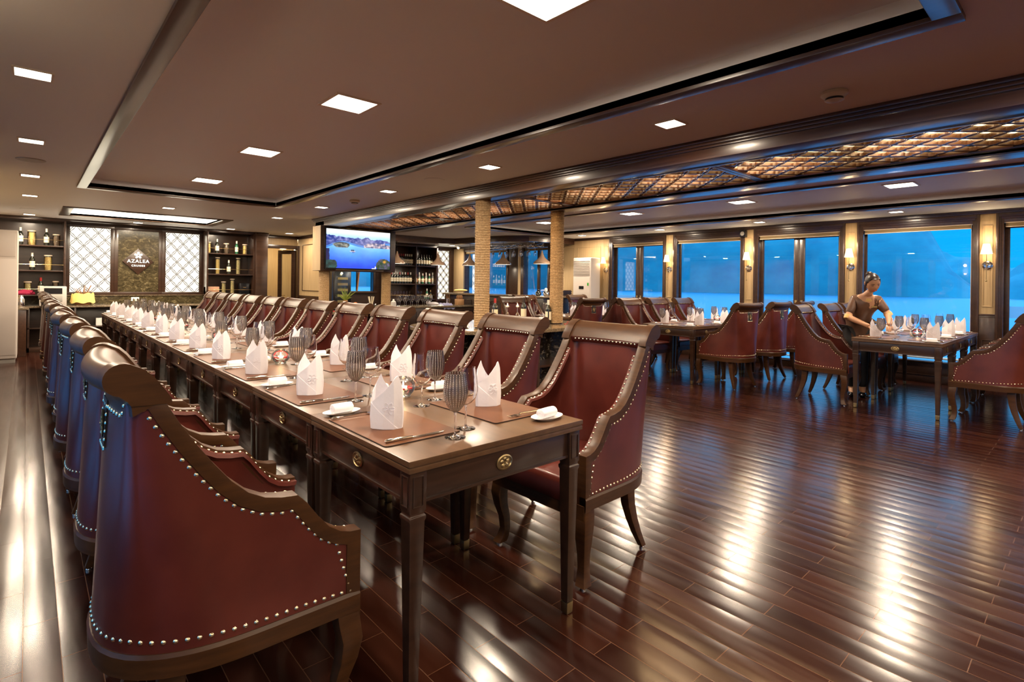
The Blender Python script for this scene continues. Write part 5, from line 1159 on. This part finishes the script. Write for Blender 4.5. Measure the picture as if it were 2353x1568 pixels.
# curved dropped beam above the bar
pth = [(5.04, 10.5), (6.3, 10.5), (7.2, 10.46), (7.5, 10.25), (7.60, 9.8), (7.64, 9.2), (7.76, 8.7), (8.02, 8.34), (8.45, 8.2), (9.27, 8.2)]
b = MB()
for z0, z1, hw in ((2.215, ZC, .07), (2.29, ZC, .10), (2.315, ZC, .12)):
    rings = []
    for i, p in enumerate(pth):
        a = Vector(pth[max(i - 1, 0)]); c = Vector(pth[min(i + 1, len(pth) - 1)]); tg = (c - a).normalized(); n_ = Vector((-tg.y, tg.x)) * hw; p = Vector(p)
        rings.append([(p.x + n_.x, p.y + n_.y, z0), (p.x - n_.x, p.y - n_.y, z0), (p.x - n_.x, p.y - n_.y, z1), (p.x + n_.x, p.y + n_.y, z1)])
    b.loft(rings)
struct('beam_curved', b, WOODB, ang=30)
def mk_pend():
    t = thing('pendant_lamp', cat='pendant lamp')
    MB().lathe([(.001, ZC - 1.75 - .001), (.045, ZC - 1.75 - .001), (.045, ZC - 1.75 - .022), (.001, ZC - 1.75 - .022)], 18).build('ceiling_rose', BLACK, t); MB().tube([(0, 0, .27), (0, 0, ZC - 1.76)], .0035, 6).build('cord', BLACK, t)
    MB().lathe([(.016, .30), (.020, .27), (.035, .21), (.065, .15), (.115, .10), (.175, .055), (.195, .02), (.197, 0), (.192, 0), (.19, .02), (.168, .05), (.06, .14), (.012, .29)], 32).build('lamp_shade', COPPER, t)
    MB().lathe([(.001, .004), (.185, .004)], 28, cap=False).build('glowing_diffuser', EM_P, t, smooth=False); alight('lamp', (0, 0, -.005), (0, 0, 0), .25, 7, WARM, t, shape='DISK'); return t
PP = Proto(mk_pend)
for k, (x, y) in enumerate(((6.64, 11.5), (7.80, 11.45), (8.40, 10.9), (8.40, 9.6), (8.55, 8.45))): PP.put((x, y, 1.75), 0, 'taupe cone pendant lamp over the bar, %s from the left' % ORD[k], 'pendant lamps over the bar')
t = thing('glass_rack', (8.15, 8.9, 2.12), 0, 'steel truss rack hanging over the bar for upside down glasses', 'rack'); g = MB()
for dx in (-.15, .15):
    for dz in (0, .06): g.tube([(dx, -.75, dz), (dx, .95, dz)], .006, 5)
    for k in range(16): g.tube([(dx, -.75 + .105 * k, 0 if k % 2 else .06), (dx, -.645 + .105 * k, .06 if k % 2 else 0)], .004, 4)
for k in range(8): g.tube([(-.15, -.7 + .22 * k, 0), (.15, -.7 + .22 * k, 0)], .004, 4)
g.build('truss', CHROME, t); MB().tube([(0, -.6, .06), (0, -.6, .22)], .005, 5).tube([(0, .8, .06), (0, .8, .22)], .005, 5).build('hangers', CHROME, t)
hg = MB().lathe([(.03, 0), (.03, -.002), (.004, -.006), (.004, -.08), (.02, -.10), (.034, -.15), (.028, -.20), (.0265, -.20), (.0325, -.15), (.019, -.102), (.001, -.084)], 18, cap=False).build('hanging_glass', GLASS); hg.location = (8.0, 8.3, 2.115)
tag(hg, 'upside down glass hanging from the rack over the bar, first from the left', 'wine glass', 'glasses hanging over the bar')
for k in range(1, 14):
    c = hg.copy(); COL.objects.link(c); c.location = (8.0 + .3 * (k % 2), 8.3 + .12 * k, 2.115); c['label'] = 'upside down glass hanging from the rack over the bar, %s counted from the near end' % ORD[k]
t = thing('security_camera', (9.0, 12.2, 2.30), 0, 'small white dome security camera in the far bar corner', 'camera'); MB().ball((0, 0, 0), .05).build('dome', PORC, t); MB().box(-.05, .05, -.05, .05, .02, .04).build('camera_base', PORC, t)

# ---------------------------------------------------------------- waitress
def skin(name, J, E, m_, parent, sub=2, root=0):
    names = list(J); me = bpy.data.meshes.new(name); me.from_pydata([J[n][:3] for n in names], [(names.index(a), names.index(b)) for a, b in E], [])
    o = bpy.data.objects.new(name, me); COL.objects.link(o); o.parent = parent; me.materials.append(m_)
    md = o.modifiers.new('skin', 'SKIN'); md.use_smooth_shade = True; sl = me.skin_vertices[0].data
    for i, n in enumerate(names): r = J[n][3:]; sl[i].radius = (r[0], r[1] if len(r) > 1 else r[0]); sl[i].use_root = (i == root)
    s_ = o.modifiers.new('sub', 'SUBSURF'); s_.levels = s_.render_levels = sub; return o
PXo = Vector((7.40, 1.94, 0))
pr = thing('person', tuple(PXo), 0, 'waitress in a brown dress with gold cuffs leaning over the nearest window-side table', 'person')
def L(p, *r): return (p[0] - PXo.x, p[1] - PXo.y, p[2]) + r
J = dict(pelvis=L((7.46, 2.0, .82), .115, .10), waist=L((7.43, 1.965, .93), .095, .085), chest=L((7.35, 1.90, 1.07), .115, .09), upc=L((7.31, 1.865, 1.165), .085, .07), neck=L((7.265, 1.835, 1.225), .043), head0=L((7.225, 1.80, 1.275), .045),
    rsh=L((7.265, 1.975, 1.165), .044), rel=L((7.17, 2.01, .955), .040), rwr=L((7.085, 1.815, .885), .026), rpalm=L((7.055, 1.765, .868), .030, .017),
    lsh=L((7.39, 1.765, 1.165), .044), lel=L((7.40, 1.665, .995), .040), lwr=L((7.255, 1.625, .905), .026), lpalm=L((7.215, 1.615, .880), .030, .017),
    rhip=L((7.42, 2.05, .78), .080), rkn=L((7.36, 2.02, .44), .055), ran=L((7.37, 2.02, .09), .038), rtoe=L((7.27, 1.99, .03), .034, .022),
    lhip=L((7.50, 1.96, .78), .080), lkn=L((7.44, 1.93, .44), .055), lan=L((7.46, 1.93, .09), .038), ltoe=L((7.36, 1.90, .03), .034, .022))
E_ = [('pelvis', 'waist'), ('waist', 'chest'), ('chest', 'upc'), ('upc', 'neck'), ('neck', 'head0'), ('upc', 'rsh'), ('rsh', 'rel'), ('rel', 'rwr'), ('rwr', 'rpalm'), ('upc', 'lsh'), ('lsh', 'lel'), ('lel', 'lwr'), ('lwr', 'lpalm'), ('pelvis', 'rhip'), ('rhip', 'rkn'), ('rkn', 'ran'), ('ran', 'rtoe'), ('pelvis', 'lhip'), ('lhip', 'lkn'), ('lkn', 'lan'), ('lan', 'ltoe')]
body = skin('body', J, E_, SKIN, pr)
# fingers
def hand(base, fwd, side_, up_, nm):
    fwd, side_, up_ = Vector(fwd).normalized(), Vector(side_).normalized(), Vector(up_).normalized(); b0 = Vector(base)
    for k, (o_, ln, curl) in enumerate(((-.024, .066, .6), (-.008, .074, .55), (.008, .070, .6), (.023, .056, .7))):
        p = b0 + side_ * o_ + fwd * .012; pts = {'a': tuple(p) + (.0095,)}; d = fwd.copy(); prev = 'a'; es = []
        for q, s_ in enumerate((.45, .32, .23)):
            ca = curl * (q + .6) * .7; dd = (fwd * math.cos(ca) - up_ * math.sin(ca)); p = p + dd * ln * s_; n_ = 'bcd'[q]; pts[n_] = tuple(p) + (.0085 - .0011 * q,); es.append((prev, n_)); prev = n_
        skin('finger', pts, es, SKIN, body, 1)
    p = b0 - side_ * .022 - fwd * .03; a = p + (fwd * .5 - side_ * .7 - up_ * .4).normalized() * .03; c = a + (fwd * .8 - side_ * .1 - up_ * .5).normalized() * .028
    skin('thumb', {'a': tuple(p) + (.011,), 'b': tuple(a) + (.010,), 'c': tuple(c) + (.0085,)}, [('a', 'b'), ('b', 'c')], SKIN, body, 1)
hand(J['rpalm'][:3], (-.45, -.80, -.35), (-.75, .5, .1), (-.25, -.3, .9), 'right')
hand(J['lpalm'][:3], (-.80, -.25, -.5), (.2, -.95, 0), (-.4, 0, .9), 'left')
# head
HM = Matrix.Translation(Vector(L((7.195, 1.775, 1.365))[:3])) @ Matrix.Rotation(R(-123 + 180 + 90 + 90 - 123 + 123), 4, 'Z')
fz = math.atan2(-.62, -.78)
HM = Matrix.Translation(Vector(L((7.19, 1.775, 1.360))[:3])) @ Matrix.Rotation(fz + R(90), 4, 'Z') @ Matrix.Rotation(R(30), 4, 'X') @ Matrix.Rotation(R(-6), 4, 'Y')
def hv(i, k, n, m_):
    th = math.pi * i / m_; ph = 2 * math.pi * k / n; x, y, z = math.sin(th) * math.cos(ph), math.sin(th) * math.sin(ph), -math.cos(th)
    X_, Y_, Z_ = .072 * x, .092 * y, .112 * z
    if z < 0: X_ *= 1 - .38 * (-z) ** 1.6; Y_ = Y_ * (1 - .18 * (-z)) - (.012 * -z if y < 0 else -.02 * z)
    if y < 0:
        if abs(x) < .20 and -.28 < z < .12: Y_ -= .016 * (1 - abs(x) / .20) * (1 - abs(z + .10) / .30)
        for sx_ in (-1, 1):
            d = math.hypot((x - sx_ * .42) / .22, (z - .10) / .13)
            if d < 1: Y_ += .006 * (1 - d)
            d = math.hypot((x - sx_ * .46) / .25, (z + .22) / .2)
            if d < 1: Y_ -= .004 * (1 - d)
        d = math.hypot(x / .30, (z + .48) / .12)
        if d < 1: Y_ -= .005 * (1 - d)
    return (X_, Y_, Z_)
hn, hm_ = 40, 30; hb = MB(); hb.loft([[hv(i, k, hn, hm_) for k in range(hn)] for i in range(1, hm_)]); hb.xf(HM).build('head', SKIN, pr, ang=180)
ft = MB()
for s_ in (-1, 1): ft.ball((s_ * .074, .008, .0), .02, 10, 8, sx=.35, sy=.7, sz=1.2)
ft.xf(HM).build('ears', SKIN, pr, ang=180)
ey = MB()
for s_ in (-1, 1): ey.tube([(s_ * .017, -.0835, .012), (s_ * .028, -.086, .014), (s_ * .041, -.078, .010)], [.0015, .0035, .0015], 6).tube([(s_ * .014, -.088, .030), (s_ * .028, -.089, .034), (s_ * .046, -.076, .028)], [.002, .0028, .001], 6)
ey.xf(HM).build('eyes_and_brows', HAIR, pr); MB().tube([(-.026, -.078, -.046), (-.012, -.0875, -.054), (.012, -.0875, -.054), (.026, -.078, -.046)], [.002, .0055, .0055, .002], 8).xf(HM).build('lips', mat('lips', (.45, .08, .07), .4), pr); MB().tube([(-.016, -.086, -.0505), (0, -.0905, -.0535), (.016, -.086, -.0505)], [.001, .003, .001], 6).xf(HM).build('teeth', PORC, pr)
hr = MB(); rings = []
for i in range(0, 19):
    th = math.pi * i / 18 * .98 + .02; row = []
    for k in range(40):
        ph = 2 * math.pi * k / 40; x, y, z = math.sin(th) * math.cos(ph), math.sin(th) * math.sin(ph), math.cos(th)
        q_ = min(1, max(0, (y + .72) / .55)); lim = .74 - 1.20 * q_; zz_ = max(z, lim); sc_ = 1 if z >= lim else .90
        row.append((.0760 * x * sc_, .0965 * y * sc_ + .003, .117 * zz_ + .002))
    rings.append(row)
hr.loft(rings); hr.ball((0, .105, .055), .036, 14, 10).xf(HM).build('hair', HAIR, pr, ang=180)
# dress, cuffs, trousers, shoes
DJ = dict(J); g = lambda n, e, f=None: J[n][:3] + tuple(r + (f or e) for r in J[n][3:])
vec = lambda a, b, q: tuple(Vector(J[a][:3]).lerp(Vector(J[b][:3]), q))
D_ = dict(hem=L((7.46, 2.0, .60), .150, .125), pelvis=g('pelvis', .028), waist=g('waist', .014), chest=g('chest', .014), upc=g('upc', .016), nk=vec('upc', 'neck', .55) + (.062, .055), rsh=g('rsh', .012), rm=vec('rsh', 'rel', .9) + (.050,), lsh=g('lsh', .012), lm=vec('lsh', 'lel', .9) + (.050,))
skin('dress', D_, [('hem', 'pelvis'), ('pelvis', 'waist'), ('waist', 'chest'), ('chest', 'upc'), ('upc', 'nk'), ('upc', 'rsh'), ('rsh', 'rm'), ('upc', 'lsh'), ('lsh', 'lm')], DRESS, pr, 2, 1)
for a, b in (('rsh', 'rel'), ('lsh', 'lel')):
    p = Vector(vec(a, b, .88)); q = Vector(vec(a, b, 1.10)); MB().tube([p, p.lerp(q, .5), q], [.043, .045, .042], 20).build('sleeve_cuff', CUFF, pr)
MB().tube([Vector(vec('upc', 'neck', .40)), Vector(vec('upc', 'neck', .75))], [.070, .050], 20).build('collar', CUFF, pr)
TJ = {n: (g(n, .014) if n in ('rhip', 'rkn', 'ran', 'lhip', 'lkn', 'lan') else g(n, .012)) for n in ('pelvis', 'rhip', 'rkn', 'ran', 'lhip', 'lkn', 'lan')}
skin('trousers', TJ, [('pelvis', 'rhip'), ('rhip', 'rkn'), ('rkn', 'ran'), ('pelvis', 'lhip'), ('lhip', 'lkn'), ('lkn', 'lan')], TROUS, pr, 2, 0)
for s_ in ('r', 'l'):
    a, b = Vector(J[s_ + 'an'][:3]), Vector(J[s_ + 'toe'][:3]); MB().ball((0, 0, 0), 1, 14, 8, sx=.115, sy=.045, sz=.032).xf(Matrix.Translation(a.lerp(b, .45) - Vector((0, 0, a.lerp(b, .45).z - .034))) @ Matrix.Rotation(math.atan2(b.y - a.y, b.x - a.x), 4, 'Z')).build('shoe', BLACK, pr)
nt_ = MB().cb((0, 0, 0), (.06, .006, .018)); nt_.xf(Matrix.Translation(Vector(L((7.245, 1.765, 1.085))[:3])) @ Matrix.Rotation(fz + R(90), 4, 'Z')).build('name_badge', GOLD, pr)
# remove prototypes that were never placed
for P_ in [v for v in list(globals().values()) if isinstance(v, Proto)] + BS:
    if not P_.used:
        for o in list(P_.o.children): bpy.data.objects.remove(o)
        bpy.data.objects.remove(P_.o)
